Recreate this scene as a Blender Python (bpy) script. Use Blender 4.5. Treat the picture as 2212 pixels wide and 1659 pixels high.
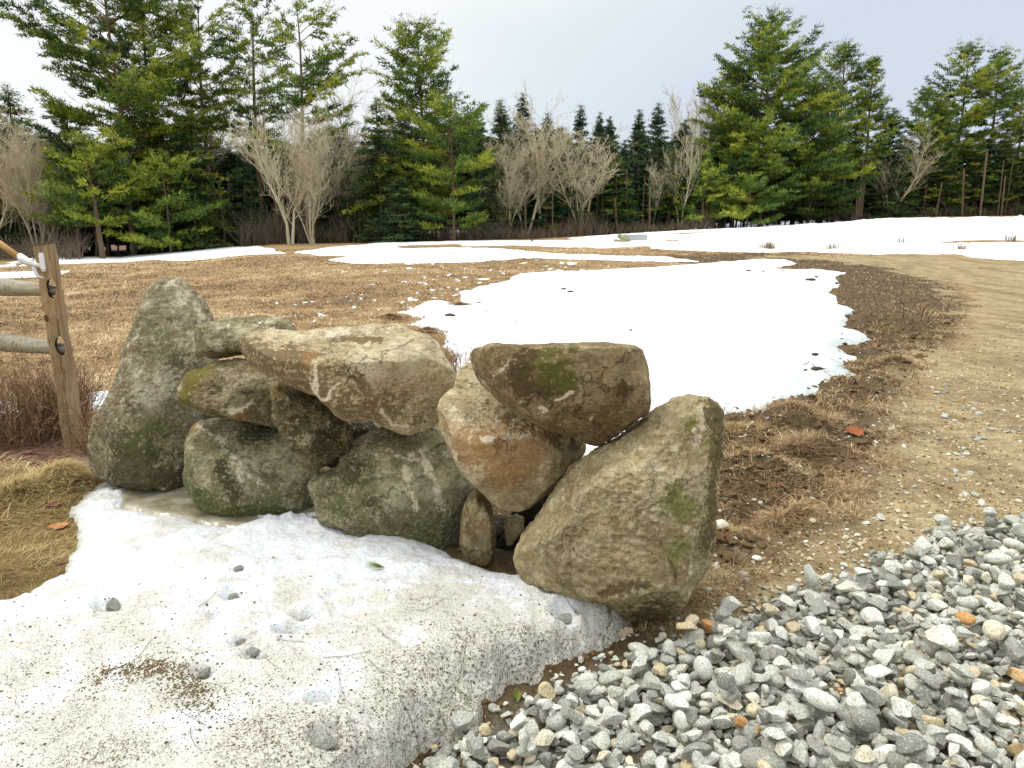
import bpy, bmesh, math, random
import numpy as np
R = math.radians
scene = bpy.context.scene
for o in list(bpy.data.objects):
    bpy.data.objects.remove(o)

# ------------------------------------------------------------------ camera
CAMZ, FPX, W2, H2 = 1.4, 1600.0, 1106.0, 829.5      # eye height, focal length and centre of a 2212 x 1659 frame
PITCH = math.atan((H2 - 500.0) / FPX)
cam_d = bpy.data.cameras.new('camera')
cam = bpy.data.objects.new('camera', cam_d)
scene.collection.objects.link(cam)
cam.location = (0, 0, CAMZ)
cam.rotation_euler = (math.pi / 2 - PITCH, 0, 0)
cam_d.sensor_width = 36.0
cam_d.lens = 36.0 * FPX / 2212.0
cam_d.clip_start = 0.05
cam_d.clip_end = 3000
scene.camera = cam

# ------------------------------------------------------------------ world (overcast) and sun
SUN_EL, SUN_AZ = 60.0, -78.0          # elevation; azimuth from +Y towards +X (light from the left and a little behind)
world = bpy.data.worlds.new('World'); scene.world = world; world.use_nodes = True
wn = world.node_tree; wn.nodes.clear()
wo = wn.nodes.new('ShaderNodeOutputWorld'); bg = wn.nodes.new('ShaderNodeBackground')
sky = wn.nodes.new('ShaderNodeTexSky'); sky.sky_type = 'NISHITA'; sky.sun_disc = False
sky.sun_elevation = R(SUN_EL); sky.sun_rotation = R(SUN_AZ)
sky.dust_density = 3.0
tc = wn.nodes.new('ShaderNodeTexCoord')
sc = wn.nodes.new('ShaderNodeVectorMath'); sc.operation = 'MULTIPLY'; sc.inputs[1].default_value = (1.0, 1.0, 2.6)
ns = wn.nodes.new('ShaderNodeTexNoise'); ns.inputs['Scale'].default_value = 1.3; ns.inputs['Detail'].default_value = 4; ns.inputs['Roughness'].default_value = .45
wn.links.new(tc.outputs['Generated'], sc.inputs[0]); wn.links.new(sc.outputs[0], ns.inputs['Vector'])
# cloud deck: brighter to the left, slate blue low on the right
sep = wn.nodes.new('ShaderNodeSeparateXYZ'); wn.links.new(tc.outputs['Generated'], sep.inputs[0])
m1 = wn.nodes.new('ShaderNodeMath'); m1.operation = 'MULTIPLY_ADD'; m1.inputs[1].default_value = 1.05; m1.inputs[2].default_value = .30
wn.links.new(sep.outputs['X'], m1.inputs[0])
m2 = wn.nodes.new('ShaderNodeMath'); m2.operation = 'MULTIPLY_ADD'; m2.inputs[1].default_value = -1.25
wn.links.new(sep.outputs['Z'], m2.inputs[0]); wn.links.new(m1.outputs[0], m2.inputs[2])
m3 = wn.nodes.new('ShaderNodeMath'); m3.operation = 'MULTIPLY_ADD'; m3.inputs[1].default_value = .9
wn.links.new(ns.outputs['Fac'], m3.inputs[0]); wn.links.new(m2.outputs[0], m3.inputs[2])
cr = wn.nodes.new('ShaderNodeValToRGB'); e = cr.color_ramp.elements
e[0].position = .40; e[0].color = (1.02, 1.04, 1.05, 1)
e[1].position = .98; e[1].color = (.70, .77, .88, 1)
k = cr.color_ramp.elements.new(.66); k.color = (.84, .93, .96, 1)
wn.links.new(m3.outputs[0], cr.inputs[0])
sm = wn.nodes.new('ShaderNodeVectorMath'); sm.operation = 'SCALE'; sm.inputs['Scale'].default_value = 0.10
wn.links.new(sky.outputs[0], sm.inputs[0])
mx = wn.nodes.new('ShaderNodeMix'); mx.data_type = 'RGBA'; mx.inputs[0].default_value = .10
wn.links.new(cr.outputs[0], mx.inputs[6]); wn.links.new(sm.outputs[0], mx.inputs[7])
wn.links.new(mx.outputs[2], bg.inputs[0]); 
# an overcast sky is brighter overhead than at the horizon
zr_ = wn.nodes.new('ShaderNodeMapRange'); zr_.interpolation_type = 'SMOOTHSTEP'; zr_.inputs['From Min'].default_value = .30; zr_.inputs['From Max'].default_value = .95; zr_.inputs['To Min'].default_value = 1.0; zr_.inputs['To Max'].default_value = 2.3
wn.links.new(sep.outputs['Z'], zr_.inputs['Value']); wn.links.new(zr_.outputs[0], bg.inputs[1])
wn.links.new(bg.outputs[0], wo.inputs[0])

sun_d = bpy.data.lights.new('sun', 'SUN'); sun = bpy.data.objects.new('sun', sun_d); scene.collection.objects.link(sun)
sun_d.energy = 1.25; sun_d.angle = R(14); sun_d.color = (1.0, .975, .93)
az, el = R(SUN_AZ), R(SUN_EL)
from mathutils import Vector
sv = Vector((math.sin(az) * math.cos(el), math.cos(az) * math.cos(el), math.sin(el)))
sun.rotation_euler = sv.to_track_quat('Z', 'Y').to_euler()
vs = scene.view_settings
vs.view_transform = 'Standard'; vs.look = 'None'; vs.gamma = 1; vs.use_curve_mapping = False; vs.exposure = 0.02

# ------------------------------------------------------------------ projection helpers
cp, sp = math.cos(PITCH), math.sin(PITCH)
FWD = np.array([0, cp, -sp]); UPV = np.array([0, sp, cp]); RGT = np.array([1.0, 0, 0]); CAM = np.array([0, 0, CAMZ])
def ray(px, py):
    return FWD + RGT * ((px - W2) / FPX) + UPV * ((H2 - py) / FPX)
def smooth(t): t = np.clip(t, 0, 1); return t * t * (3 - 2 * t)
RISE_A = [-1.5, -.69, -.52, -.316, -.129, .0275, .246, .371, .496, .69, 1.5]
RISE_Z = [-.2, -.2, -.15, .62, .75, .9, 1.5, 1.83, 2.55, 2.76, 2.8]
RISE_D = [45, 45, 45, 48, 50, 52, 58, 62, 66, 68, 68]
def H0(x, y):
    yy = np.maximum(y, .05); a = x / yy
    z = np.interp(a, RISE_A, RISE_Z); d = np.interp(a, RISE_A, RISE_D)
    return z * smooth((y - 12) / (d - 12))
def hit(px, py, h=0.0):
    """point where the line of sight through a frame position meets the terrain (raised by h)"""
    r = ray(px, py); t = np.geomspace(.8, 160, 5000)
    P = CAM + t[:, None] * r
    g = P[:, 2] - H0(P[:, 0], P[:, 1]) - h
    i = np.argmax(g < 0)
    if g[i] >= 0: i = len(t) - 1
    return P[i].copy()

# ------------------------------------------------------------------ noise
def _hash(i, j, k, seed):
    h = (i.astype(np.int64) * 374761393 + j.astype(np.int64) * 668265263 + k.astype(np.int64) * 2147483647 + seed * 144665) & 0xffffffff
    h = ((h ^ (h >> 13)) * 1274126177) & 0xffffffff
    h = ((h ^ (h >> 15)) * 2246822519) & 0xffffffff
    return ((h ^ (h >> 16)) & 0xffffff) / float(0xffffff)
def vn(x, y, z=None, seed=0):
    if z is None: z = np.zeros_like(x)
    x0, y0, z0 = np.floor(x), np.floor(y), np.floor(z)
    fx, fy, fz = x - x0, y - y0, z - z0
    fx, fy, fz = [f * f * f * (f * (f * 6 - 15) + 10) for f in (fx, fy, fz)]
    r = 0
    flat = not np.any(z)
    for dz in ((0,) if flat else (0, 1)):
        wz = 1 if flat else (fz if dz else 1 - fz)
        for dx in (0, 1):
            for dy in (0, 1):
                r = r + _hash(x0 + dx, y0 + dy, z0 + dz, seed) * (fx if dx else 1 - fx) * (fy if dy else 1 - fy) * wz
    return r * 2 - 1
def fbm(x, y, z=None, octv=4, seed=0, gain=.5):
    a, s, t = 1.0, 0, 0
    for o in range(octv):
        f = 2.03 ** o
        s = s + a * vn(x * f + o * 17.3, y * f + o * 9.1, None if z is None else z * f + o * 5.7, seed + o); t += a; a *= gain
    return s / t
def ridged(x, y, z=None, octv=4, seed=0, gain=.55):
    a, s, t = 1.0, 0, 0
    for o in range(octv):
        f = 2.1 ** o
        s = s + a * (1 - 2 * np.abs(vn(x * f + o * 7.3, y * f + o * 3.1, None if z is None else z * f + o * 5.7, seed + o))); t += a; a *= gain
    return s / t

# ------------------------------------------------------------------ objects
COL = scene.collection
def tag(o, label=None, cat=None, group=None, kind=None):
    if label: o['label'] = label
    if cat: o['category'] = cat
    if group: o['group'] = group
    if kind: o['kind'] = kind
    return o
def empty(name, loc, rz=0):
    o = bpy.data.objects.new(name, None); o.location = loc; o.rotation_euler = (0, 0, rz); COL.objects.link(o); return o
def mesh(name, V, F, mat, smooth_=False, attrs=None):
    V = np.asarray(V, dtype=np.float32).reshape(-1, 3); F = np.asarray(F, dtype=np.int32)
    me = bpy.data.meshes.new(name); n, kk = F.shape
    me.vertices.add(len(V)); me.vertices.foreach_set('co', V.ravel())
    me.loops.add(n * kk); me.loops.foreach_set('vertex_index', F.ravel())
    me.polygons.add(n); me.polygons.foreach_set('loop_start', np.arange(0, n * kk, kk, dtype=np.int32))
    me.polygons.foreach_set('loop_total', np.full(n, kk, dtype=np.int32))
    me.polygons.foreach_set('use_smooth', np.full(n, bool(smooth_)))
    for an, arr in (attrs or {}).items():
        arr = np.asarray(arr, dtype=np.float32)
        if arr.ndim == 1:
            at = me.attributes.new(an, 'FLOAT', 'POINT'); at.data.foreach_set('value', arr)
        else:
            at = me.attributes.new(an, 'FLOAT_COLOR', 'POINT'); at.data.foreach_set('color', arr.ravel())
    me.update(calc_edges=True)
    if mat: me.materials.append(mat)
    return me
def obj(name, me, parent=None, loc=None):
    o = bpy.data.objects.new(name, me); COL.objects.link(o)
    if parent is not None: o.parent = parent
    if loc is not None: o.location = loc
    return o
def tubes(P0, P1, r0, r1, sides=3):
    """separate tapered prisms for arrays of segments -> V, F(quads)"""
    P0 = np.asarray(P0, float); P1 = np.asarray(P1, float); n = len(P0)
    d = P1 - P0; d /= (np.linalg.norm(d, axis=1, keepdims=True) + 1e-9)
    ref = np.where(np.abs(d[:, 2:3]) > .9, np.array([[1.0, 0, 0]]), np.array([[0, 0, 1.0]]))
    a = np.cross(d, ref); a /= np.linalg.norm(a, axis=1, keepdims=True); b = np.cross(d, a)
    V = np.zeros((n, 2, sides, 3))
    for s in range(sides):
        t = 2 * math.pi * s / sides; o = math.cos(t) * a + math.sin(t) * b
        V[:, 0, s] = P0 + o * np.asarray(r0).reshape(-1, 1); V[:, 1, s] = P1 + o * np.asarray(r1).reshape(-1, 1)
    base = (np.arange(n) * 2 * sides)[:, None]; F = []
    for s in range(sides):
        q = (s + 1) % sides
        F.append(np.concatenate([base + s, base + q, base + sides + q, base + sides + s], 1))
    return V.reshape(-1, 3), np.concatenate(F, 0)
def lathe_tube(pts, rad, sides=10, cap=True):
    """one continuous tube through points"""
    pts = np.asarray(pts, float); n = len(pts); rad = np.asarray(rad, float)
    d = np.gradient(pts, axis=0); d /= np.linalg.norm(d, axis=1, keepdims=True)
    ref = np.array([1.0, 0, 0]) if abs(d[0][2]) > .8 else np.array([0, 0, 1.0])
    a = np.cross(d, ref); a /= np.linalg.norm(a, axis=1, keepdims=True); b = np.cross(d, a)
    t = np.arange(sides) * 2 * math.pi / sides
    V = pts[:, None] + (np.cos(t)[None, :, None] * a[:, None] + np.sin(t)[None, :, None] * b[:, None]) * rad.reshape(n, -1)[:, :, None]
    F = [[i * sides + s, i * sides + (s + 1) % sides, (i + 1) * sides + (s + 1) % sides, (i + 1) * sides + s] for i in range(n - 1) for s in range(sides)]
    V = V.reshape(-1, 3)
    if cap:
        c0, c1 = len(V), len(V) + 1
        V = np.vstack([V, pts[0], pts[-1]])
        F += [[c0, (s + 1) % sides, s, s] for s in range(0)]
        for s in range(0, sides, 2):
            F.append([c0, (s + 2) % sides, s + 1, s]); m = (n - 1) * sides; F.append([c1, m + s, m + s + 1, m + (s + 2) % sides])
    return V, np.array(F)

# ------------------------------------------------------------------ materials
def srgb(r, g, b):
    f = lambda c: (c / 255 / 12.92) if c <= 10 else ((c / 255 + .055) / 1.055) ** 2.4
    return (f(r), f(g), f(b), 1)
class NT:
    def __init__(s, name):
        s.m = bpy.data.materials.new(name); s.m.use_nodes = True; s.t = s.m.node_tree; s.b = s.t.nodes['Principled BSDF']
        s.co = s.n('ShaderNodeTexCoord').outputs['Object']
    def n(s, ty): return s.t.nodes.new(ty)
    def l(s, a, b):
        if hasattr(a, 'is_output'): s.t.links.new(a, b)
        else: b.default_value = a
    def noise(s, scale, detail=4, rough=.55, vec=None, dist=0, out='Fac'):
        n = s.n('ShaderNodeTexNoise'); n.inputs['Scale'].default_value = scale; n.inputs['Detail'].default_value = detail
        n.inputs['Roughness'].default_value = rough; n.inputs['Distortion'].default_value = dist
        s.l(s.co if vec is None else vec, n.inputs['Vector']); return n.outputs[out]
    def voro(s, scale, vec=None, feat='F1', out='Distance', rnd=1):
        n = s.n('ShaderNodeTexVoronoi'); n.feature = feat; n.inputs['Scale'].default_value = scale; n.inputs['Randomness'].default_value = rnd
        s.l(s.co if vec is None else vec, n.inputs['Vector']); return n.outputs[out]
    def ramp(s, fac, stops):
        n = s.n('ShaderNodeValToRGB'); e = n.color_ramp.elements
        while len(e) < len(stops): e.new(.5)
        for i, (p, c) in enumerate(stops):
            e[i].position = p; e[i].color = c if hasattr(c, '__len__') else (c, c, c, 1)
        s.l(fac, n.inputs[0]); return n.outputs[0]
    def mix(s, f, a, b, mode='MIX'):
        n = s.n('ShaderNodeMix'); n.data_type = 'RGBA'; n.blend_type = mode; n.clamp_factor = True
        s.l(f, n.inputs[0]); s.l(a, n.inputs[6]); s.l(b, n.inputs[7]); return n.outputs[2]
    def math(s, op, a, b=0.0, c=0.0, clamp=False):
        n = s.n('ShaderNodeMath'); n.operation = op; n.use_clamp = clamp; s.l(a, n.inputs[0]); s.l(b, n.inputs[1]); s.l(c, n.inputs[2]); return n.outputs[0]
    def attr(s, name, out='Fac'):
        n = s.n('ShaderNodeAttribute'); n.attribute_name = name
        if out in 'XYZ' and len(out) == 1:
            q = s.n('ShaderNodeSeparateColor'); s.l(n.outputs['Color'], q.inputs[0]); return q.outputs['XYZ'.index(out)]
        return n.outputs[out]
    def stretch(s, v):
        n = s.n('ShaderNodeMapping'); n.inputs['Scale'].default_value = v; s.l(s.co, n.inputs['Vector']); return n.outputs[0]
    def bump(s, h, strength=.5, dist=.01, prev=None):
        n = s.n('ShaderNodeBump'); n.inputs['Strength'].default_value = strength; n.inputs['Distance'].default_value = dist
        s.l(h, n.inputs['Height'])
        if prev is not None: s.l(prev, n.inputs['Normal'])
        return n.outputs[0]
    def out(s, col, rough=.85, nrm=None, spec=.3):
        s.l(col, s.b.inputs['Base Color']); s.l(rough, s.b.inputs['Roughness']); s.b.inputs['Specular IOR Level'].default_value = spec
        if nrm is not None: s.l(nrm, s.b.inputs['Normal'])
        return s.m

# ------------------------------------------------------------------ outlines read off the photograph, laid down on the terrain
Z1 = lambda L: [(172.8 + x * .3906, 561.6 + y * .3906) for x, y in L]
Z2 = lambda L: [(892.8 + x * .3907, 705.6 + y * .3907) for x, y in L]
Z4 = lambda L: [(1420 + x * .3905, 504 + y * .3905) for x, y in L]
Z5 = lambda L: [(576 + x * .4232, 460.8 + y * .4232) for x, y in L]
Z3 = lambda L: [(x * .358, y * .358) for x, y in L]
Z6 = lambda L: [(720 + x * .358, y * .358) for x, y in L]
def lay(L): return np.array([hit(x, y)[:2] for x, y in L])
def lp(x, y): return np.arctan2(x, y), np.log(np.hypot(x, y))
def sdf(poly, X, Y, margin=.35):
    """signed distance (metres, + inside) to a ground outline, measured in bearing / log-range space"""
    pa, pl = lp(poly[:, 0], poly[:, 1]); A, L = lp(X, Y)
    out = np.full(X.shape, -9.0)
    m = (A > pa.min() - margin) & (A < pa.max() + margin) & (L > pl.min() - margin) & (L < pl.max() + margin)
    a, l = A[m], L[m]; d2 = np.full(a.shape, 1e9); ins = np.zeros(a.shape, bool); n = len(pa)
    for i in range(n):
        x0, y0, x1, y1 = pa[i], pl[i], pa[(i + 1) % n], pl[(i + 1) % n]
        ex, ey = x1 - x0, y1 - y0; t = np.clip(((a - x0) * ex + (l - y0) * ey) / (ex * ex + ey * ey + 1e-12), 0, 1)
        d2 = np.minimum(d2, (a - x0 - t * ex) ** 2 + (l - y0 - t * ey) ** 2)
        c = ((y0 > l) != (y1 > l)); xi = x0 + (l - y0) / (y1 - y0 + 1e-15) * ex; ins ^= c & (a < xi)
    out[m] = np.where(ins, 1, -1) * np.sqrt(d2) * np.exp(l)
    return out

snow_main = Z5([(660,505),(740,485),(800,455),(870,445),(930,455),(985,465),(972,425),(1000,400),(1080,375),(1150,360),(1230,345),(1250,320),(1320,305),(1450,300),(1700,290),(1900,279),(2100,270)]) + \
    [(1512,571),(1560,567),(1620,562),(1672,561)] + Z4([(720,150),(775,170),(690,186),(640,192),(720,203),(850,200),(930,205),(1055,222),(985,240),(1000,270),(1012,292),(950,330),(992,350),(1000,398),(1060,410),(1110,440),(1052,480),(1042,512),(1000,532),(1080,538),(1150,560),(1185,590),(1120,620),(1060,628),(1008,645),(1060,680),(1130,700),(1045,722),(1055,760),(1110,782),(1060,805),(970,825),(905,850),(900,885),(860,915),(720,935),(640,965),(600,1000),(450,1012),(360,1005),(200,1060)]) + \
    [(1400,960),(1250,985),(1100,960),(1000,880)] + Z5([(960,770),(930,700),(890,655),(905,635),(860,600),(780,580),(710,572),(760,560),(795,535),(720,520)])
snow_right_far = [(1155,521),(1240,514),(1500,497.5),(1700,489.5),(1850,478),(1980,472),(2212,469),(2700,462),(2700,575),(2330,570),(2212,563),(2110,558),(2060,550),(1900,549),(1830,547),(1720,545),(1640,546),(1560,543),(1440,541),(1390,534),(1310,537),(1210,534),(1110,530),(975,533),(960,528),(1000,524)]
snow_mid = [(640,545),(720,534),(800,528),(830,525),(1000,521),(1155,520),(1180,523),(1080,526),(990,529),(962,533),(1000,536),(1075,538),(1150,545),(1230,551),(1330,554),(1420,556),(1490,561),(1508,566),(1440,566),(1330,563),(1240,560),(1130,558),(1040,566),(900,569),(760,570),(700,562),(760,555),(700,552)]
snow_left_far = [(0,574)] + [(60,556),(125,549),(193,543),(247,548),(265,555),(322,545),(412,538),(501,534),(555,533),(605,540),(612,548),(537,551),(465,558),(394,564),(322,562),(250,567),(125,571),(0,577),(-500,600),(-500,575)]
snow_left_low = [(-400,600),(0,590),(80,588),(150,587),(145,592),(60,600),(0,602),(-400,625)]
brown_cuts = [[(860,531),(985,527),(1005,529),(960,536),(880,537),(845,535)],
              [(1290,537),(1390,532),(1425,533),(1400,537),(1330,539)],
              [(1110,520.5),(1230,516),(1310,514.5),(1230,519),(1150,521)],
              [(1380,506),(1520,502),(1560,503),(1480,507)],
              [(2010,524),(2110,519.5),(2230,520),(2400,521),(2400,524),(2212,524),(2100,525)],
              [(1410,519),(1440,518),(1500,521),(1470,523)]]
snow_bits = [([(-60,868),(20,865),(45,880),(38,905),(20,930),(-60,940)], .0), ([(175,850),(240,845),(300,850),(300,880),(240,890),(185,880)], .0),
             ([(2230,556),(2212,552),(2300,548),(2500,556),(2500,575)], 0)]
bank_poly = [(1372,1345),(1335,1395),(1285,1412),(1232,1442),(1165,1484),(1095,1506),(1045,1540),(1035,1582),(985,1600),(925,1604),(885,1650),(835,1720),(600,2000),(-700,2000),(-400,1450),(-120,1370),(0,1332),(30,1312),(72,1292),(66,1283),(100,1258),(134,1238),(150,1205),(172,1175),(165,1140),(150,1118),(168,1090),(205,1062),(235,1042),(262,1036),(300,1046),(292,1066),(330,1078),(380,1086),(440,1092),(500,1110),(560,1092),(640,1085),(720,1088),(800,1100),(880,1130),(950,1150),(1010,1180),(1080,1205),(1140,1226),(1230,1232),(1300,1270),(1340,1290),(1352,1312)]
pool_poly = [(255,1042),(290,1030),(340,1030),(400,1040),(440,1056),(500,1080),(580,1090),(700,1096),(760,1110),(720,1150),(560,1160),(440,1145),(330,1125),(270,1110),(235,1060)]
under_poly = [(225,1000),(330,985),(640,1000),(900,1060),(1200,1110),(1480,1180),(1510,1320),(1480,1400),(1400,1460),(1260,1540),(1120,1620),(1000,1700),(850,1850),(700,1800),(1000,1500),(1300,1380),(1360,1350),(1240,1275),(900,1190),(560,1150),(300,1110),(235,1060)]  # bare soil; its dark colour also stands in for shade in wall gaps
road_poly = [(1450,1659),(1560,1230),(1700,1170),(1790,1090),(1880,1000),(1900,900),(1960,800),(2050,720),(2090,660),(2060,620),(1950,590),(1860,572),(1760,562),(1640,556),(1700,551),(1850,552),(2060,554),(2212,566),(2700,585),(3200,800),(3200,1800),(2400,2400),(1400,2200)]
churn_poly = [(1480,1250),(1500,1000),(1560,880),(1700,850),(1780,790),(1800,700),(1780,620),(1700,580),(1500,570),(1380,556),(1500,550),(1700,548),(1900,560),(2050,600),(2100,660),(2060,730),(1960,810),(1920,900),(1890,1010),(1800,1100),(1700,1170),(1580,1230)]
hole_poly = [(1560,1080),(1640,1090),(1720,1110),(1700,1150),(1620,1175),(1560,1160),(1540,1120)]
litter_poly = [(-300,900),(0,935),(120,925),(200,935),(235,975),(225,1030),(170,1035),(60,1010),(-300,1010)]
wet_poly = [(-500,1005),(0,1010),(100,1012),(200,1030),(260,1050),(280,1100),(220,1300),(100,1450),(-500,1700)]
gravel_poly = [(2700,1080),(2300,1100),(2212,1108),(2120,1118),(2010,1142),(1950,1175),(1870,1200),(1800,1235),(1700,1262),(1600,1306),(1500,1330),(1420,1376),(1330,1406),(1250,1440),(1170,1472),(1085,1506),(1020,1545),(940,1590),(880,1645),(760,1850),(700,2100),(2900,2300),(3000,1500)]
GP = {k: lay(v) for k, v in dict(main=snow_main, rfar=snow_right_far, mid=snow_mid, lfar=snow_left_far, llow=snow_left_low, bank=bank_poly,
      pool=pool_poly, under=under_poly, road=road_poly, churn=churn_poly, hole=hole_poly, litter=litter_poly, wet=wet_poly, gravel=gravel_poly).items()}
_i0 = bank_poly.index((300,1046)); GP['bank'] = np.array([hit(x, y, .085 if i >= _i0 else 0)[:2] for i, (x, y) in enumerate(bank_poly)])
GP['gravel'] = np.array([hit(x, y, .045)[:2] for x, y in gravel_poly])
CUTS = [lay(v) for v in brown_cuts]; BITS = [lay(v) for v, _ in snow_bits]

# mounds of torn turf beside the wall: frame position, radius m, height m
MOUNDS = [((1700,930),.28,.10),((1800,905),.22,.07),((1625,960),.2,.05),((1760,990),.2,.07),((1640,1040),.24,.08),((1700,1130),.16,.05),((1930,800),.22,.06),((1840,760),.2,.05),
          ((1880,640),.35,.05),((1850,690),.3,.05),((1960,700),.3,.04),((1560,1020),.15,.04),((1840,840),.16,.05),((1600,1190),.12,.03),((130,1056),.18,.035),((40,1090),.25,.03)]
MO = [(hit(*p)[:2], r, h * 1.35) for p, r, h in MOUNDS]

def zones(X, Y):
    j = .05 * np.hypot(X, Y) * fbm(X * 2.2, Y * 2.2, octv=3, seed=5)
    w = lambda k, s: smooth(.5 + (sdf(GP[k], X, Y) + j) / s)
    beyond = smooth((Y - np.interp(X / np.maximum(Y, .1), RISE_A, RISE_D) - .5) / 2)
    return w('road', .55) * (1 - beyond), np.maximum(smooth(.85 + (sdf(GP['churn'], X, Y) + j) / .9), smooth(.5 + sdf(GP['under'], X, Y) / .1)), np.maximum(w('litter', .15), beyond), w('wet', .2)
def Hg(X, Y, z=None):
    """ground surface with its real bumps"""
    road, churn, lit, wet = zones(X, Y) if z is None else z
    d = np.hypot(X, Y); near = np.clip(14 / (d + 1e-6), .15, 1)
    h = H0(X, Y)
    h = h + .012 * fbm(X * 1.6, Y * 1.6, octv=3, seed=2) + .020 * (1 - road) * fbm(X * 6, Y * 6, octv=3, seed=3) * near
    h = h + churn * (1 - road) * (.040 * ridged(X * 4.5, Y * 4.5, octv=5, seed=8, gain=.62) + .016 * fbm(X * 22, Y * 22, octv=3, seed=9)) * near
    h = h + road * (.007 * fbm(X * 14, Y * 14, octv=4, seed=11, gain=.65) + .003 * ridged(X * 45, Y * 45, octv=2, seed=12)) * near
    rut = (vn(X * .9 + 3, Y * .25, seed=20) * .02) * road * (d > 6); h = h + rut
    for c, r, hh in MO:
        q = ((X - c[0]) ** 2 + (Y - c[1]) ** 2) / (r * r); m = q < 9
        if np.any(m):
            h = np.where(m, h + hh * np.exp(-q) * (1 + .5 * fbm(X * 12, Y * 12, octv=2, seed=31)), h) if X.ndim == 0 or m.mean() > .5 else _addm(h, m, hh, q, X, Y)
    hs = sdf(GP['hole'], X, Y); h = h - .10 * smooth((hs + .02) / .14)
    gs = sdf(GP['gravel'], X, Y); h = h + np.where(gs > -1, .05 * smooth((gs + .05) / .7), 0)
    return h
def _addm(h, m, hh, q, X, Y):
    h = h.copy(); h[m] += hh * np.exp(-q[m]) * (1 + .6 * fbm(X[m] * 12, Y[m] * 12, octv=2, seed=31)); return h
def Hg1(x, y): return float(Hg(np.array([float(x)]), np.array([float(y)]))[0])

# ------------------------------------------------------------------ snow thickness
# (px, py, radius, depth): melt holes in the bank
HOLES = [(515,1225,.030,.03),(507,1278,.036,.05),(478,1330,.035,.03),(240,1308,.045,.03),(522,1385,.028,.04),(558,1378,.03,.02),(628,1365,.042,.075),(662,1330,.036,.06),
         (548,1408,.036,.035),(568,1418,.03,.03),(440,1448,.028,.04),(690,1512,.026,.06),(706,1590,.034,.06),(1222,1330,.040,.05),(1262,1323,.028,.03),(720,1290,.03,.02),
         (1190,1385,.05,.02),(1000,1470,.07,.05),(1125,1478,.06,.06),(770,1240,.05,.012),(300,1240,.08,.01),(160,1500,.1,.03),(60,1600,.12,.03)]
HO = []
CRACK = np.array([[50.0, 50.0], [51.0, 50.0]]); CRACK_PX = ([(x, y) for x, y in [(1325,1305),(1300,1348),(1262,1372),(1225,1400),(1190,1425),(1140,1440),(1090,1448)]])
def seg_dist(P, X, Y):
    d = np.full(X.shape, 1e9)
    for i in range(len(P) - 1):
        e = P[i + 1] - P[i]; t = np.clip(((X - P[i][0]) * e[0] + (Y - P[i][1]) * e[1]) / (e @ e), 0, 1)
        d = np.minimum(d, np.hypot(X - P[i][0] - t * e[0], Y - P[i][1] - t * e[1]))
    return d
def bank_T(X, Y):
    s = sdf(GP['bank'], X, Y)
    s = s + .022 * fbm(X * 9, Y * 9, octv=3, seed=41) + .012 * fbm(X * 30, Y * 30, octv=2, seed=42)
    back = smooth((Y - 2.1) / 1.3)                       # thinner against the wall
    left = smooth((-X - .6) / 1.2)
    T = .175 - .085 * back - .05 * left
    t = np.where(s > 0, T * (1 - np.exp(-np.maximum(s, 0) / (.055 + .05 * left + .03 * back))), s * 1.5)
    t = t + (s > 0) * np.clip(s / .1, 0, 1) * (.035 * fbm(X * 1.7, Y * 1.7, octv=2, seed=43) + .012 * fbm(X * 7 + Y * 3, Y * 9 - X * 4, octv=3, seed=44)
        + .0045 * fbm(X * 34, Y * 46, octv=3, seed=46))
    for c, r, d in HO:
        q = ((X - c[0]) ** 2 + (Y - c[1]) ** 2) / (r * r); t = t - 1.15 * d * np.exp(-q ** 1.7) * (s > 0) + .18 * d * np.exp(-(np.sqrt(q) - 1.6) ** 2 * 3) * (s > .05)
    cd = seg_dist(CRACK, X + .012 * fbm(X * 20, Y * 20, seed=3, octv=2), Y + .012 * fbm(X * 20 + 9, Y * 20, seed=4, octv=2))
    t = t - .040 * np.exp(-(cd / .008) ** 2) * (s > .02) + .012 * np.exp(-((cd - .03) / .03) ** 2) * (s > .02)
    return t, s
def bhit(px, py):
    """point of the bank's surface seen at a frame position"""
    h = .12
    for _ in range(4):
        P = hit(px, py, h); X, Y = P[:1], P[1:2]; t, s = bank_T(X, Y); h = .5 * h + .5 * (max(0.0, float(t[0])) + min(.03, float(Hg(X, Y)[0])))
    return hit(px, py, h)
_ho = [(bhit(px, py)[:2], r * 1.1, d * .75) for px, py, r, d in HOLES]; _cr = np.array([bhit(x, y)[:2] for x, y in CRACK_PX]); HO = _ho; CRACK = _cr
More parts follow.
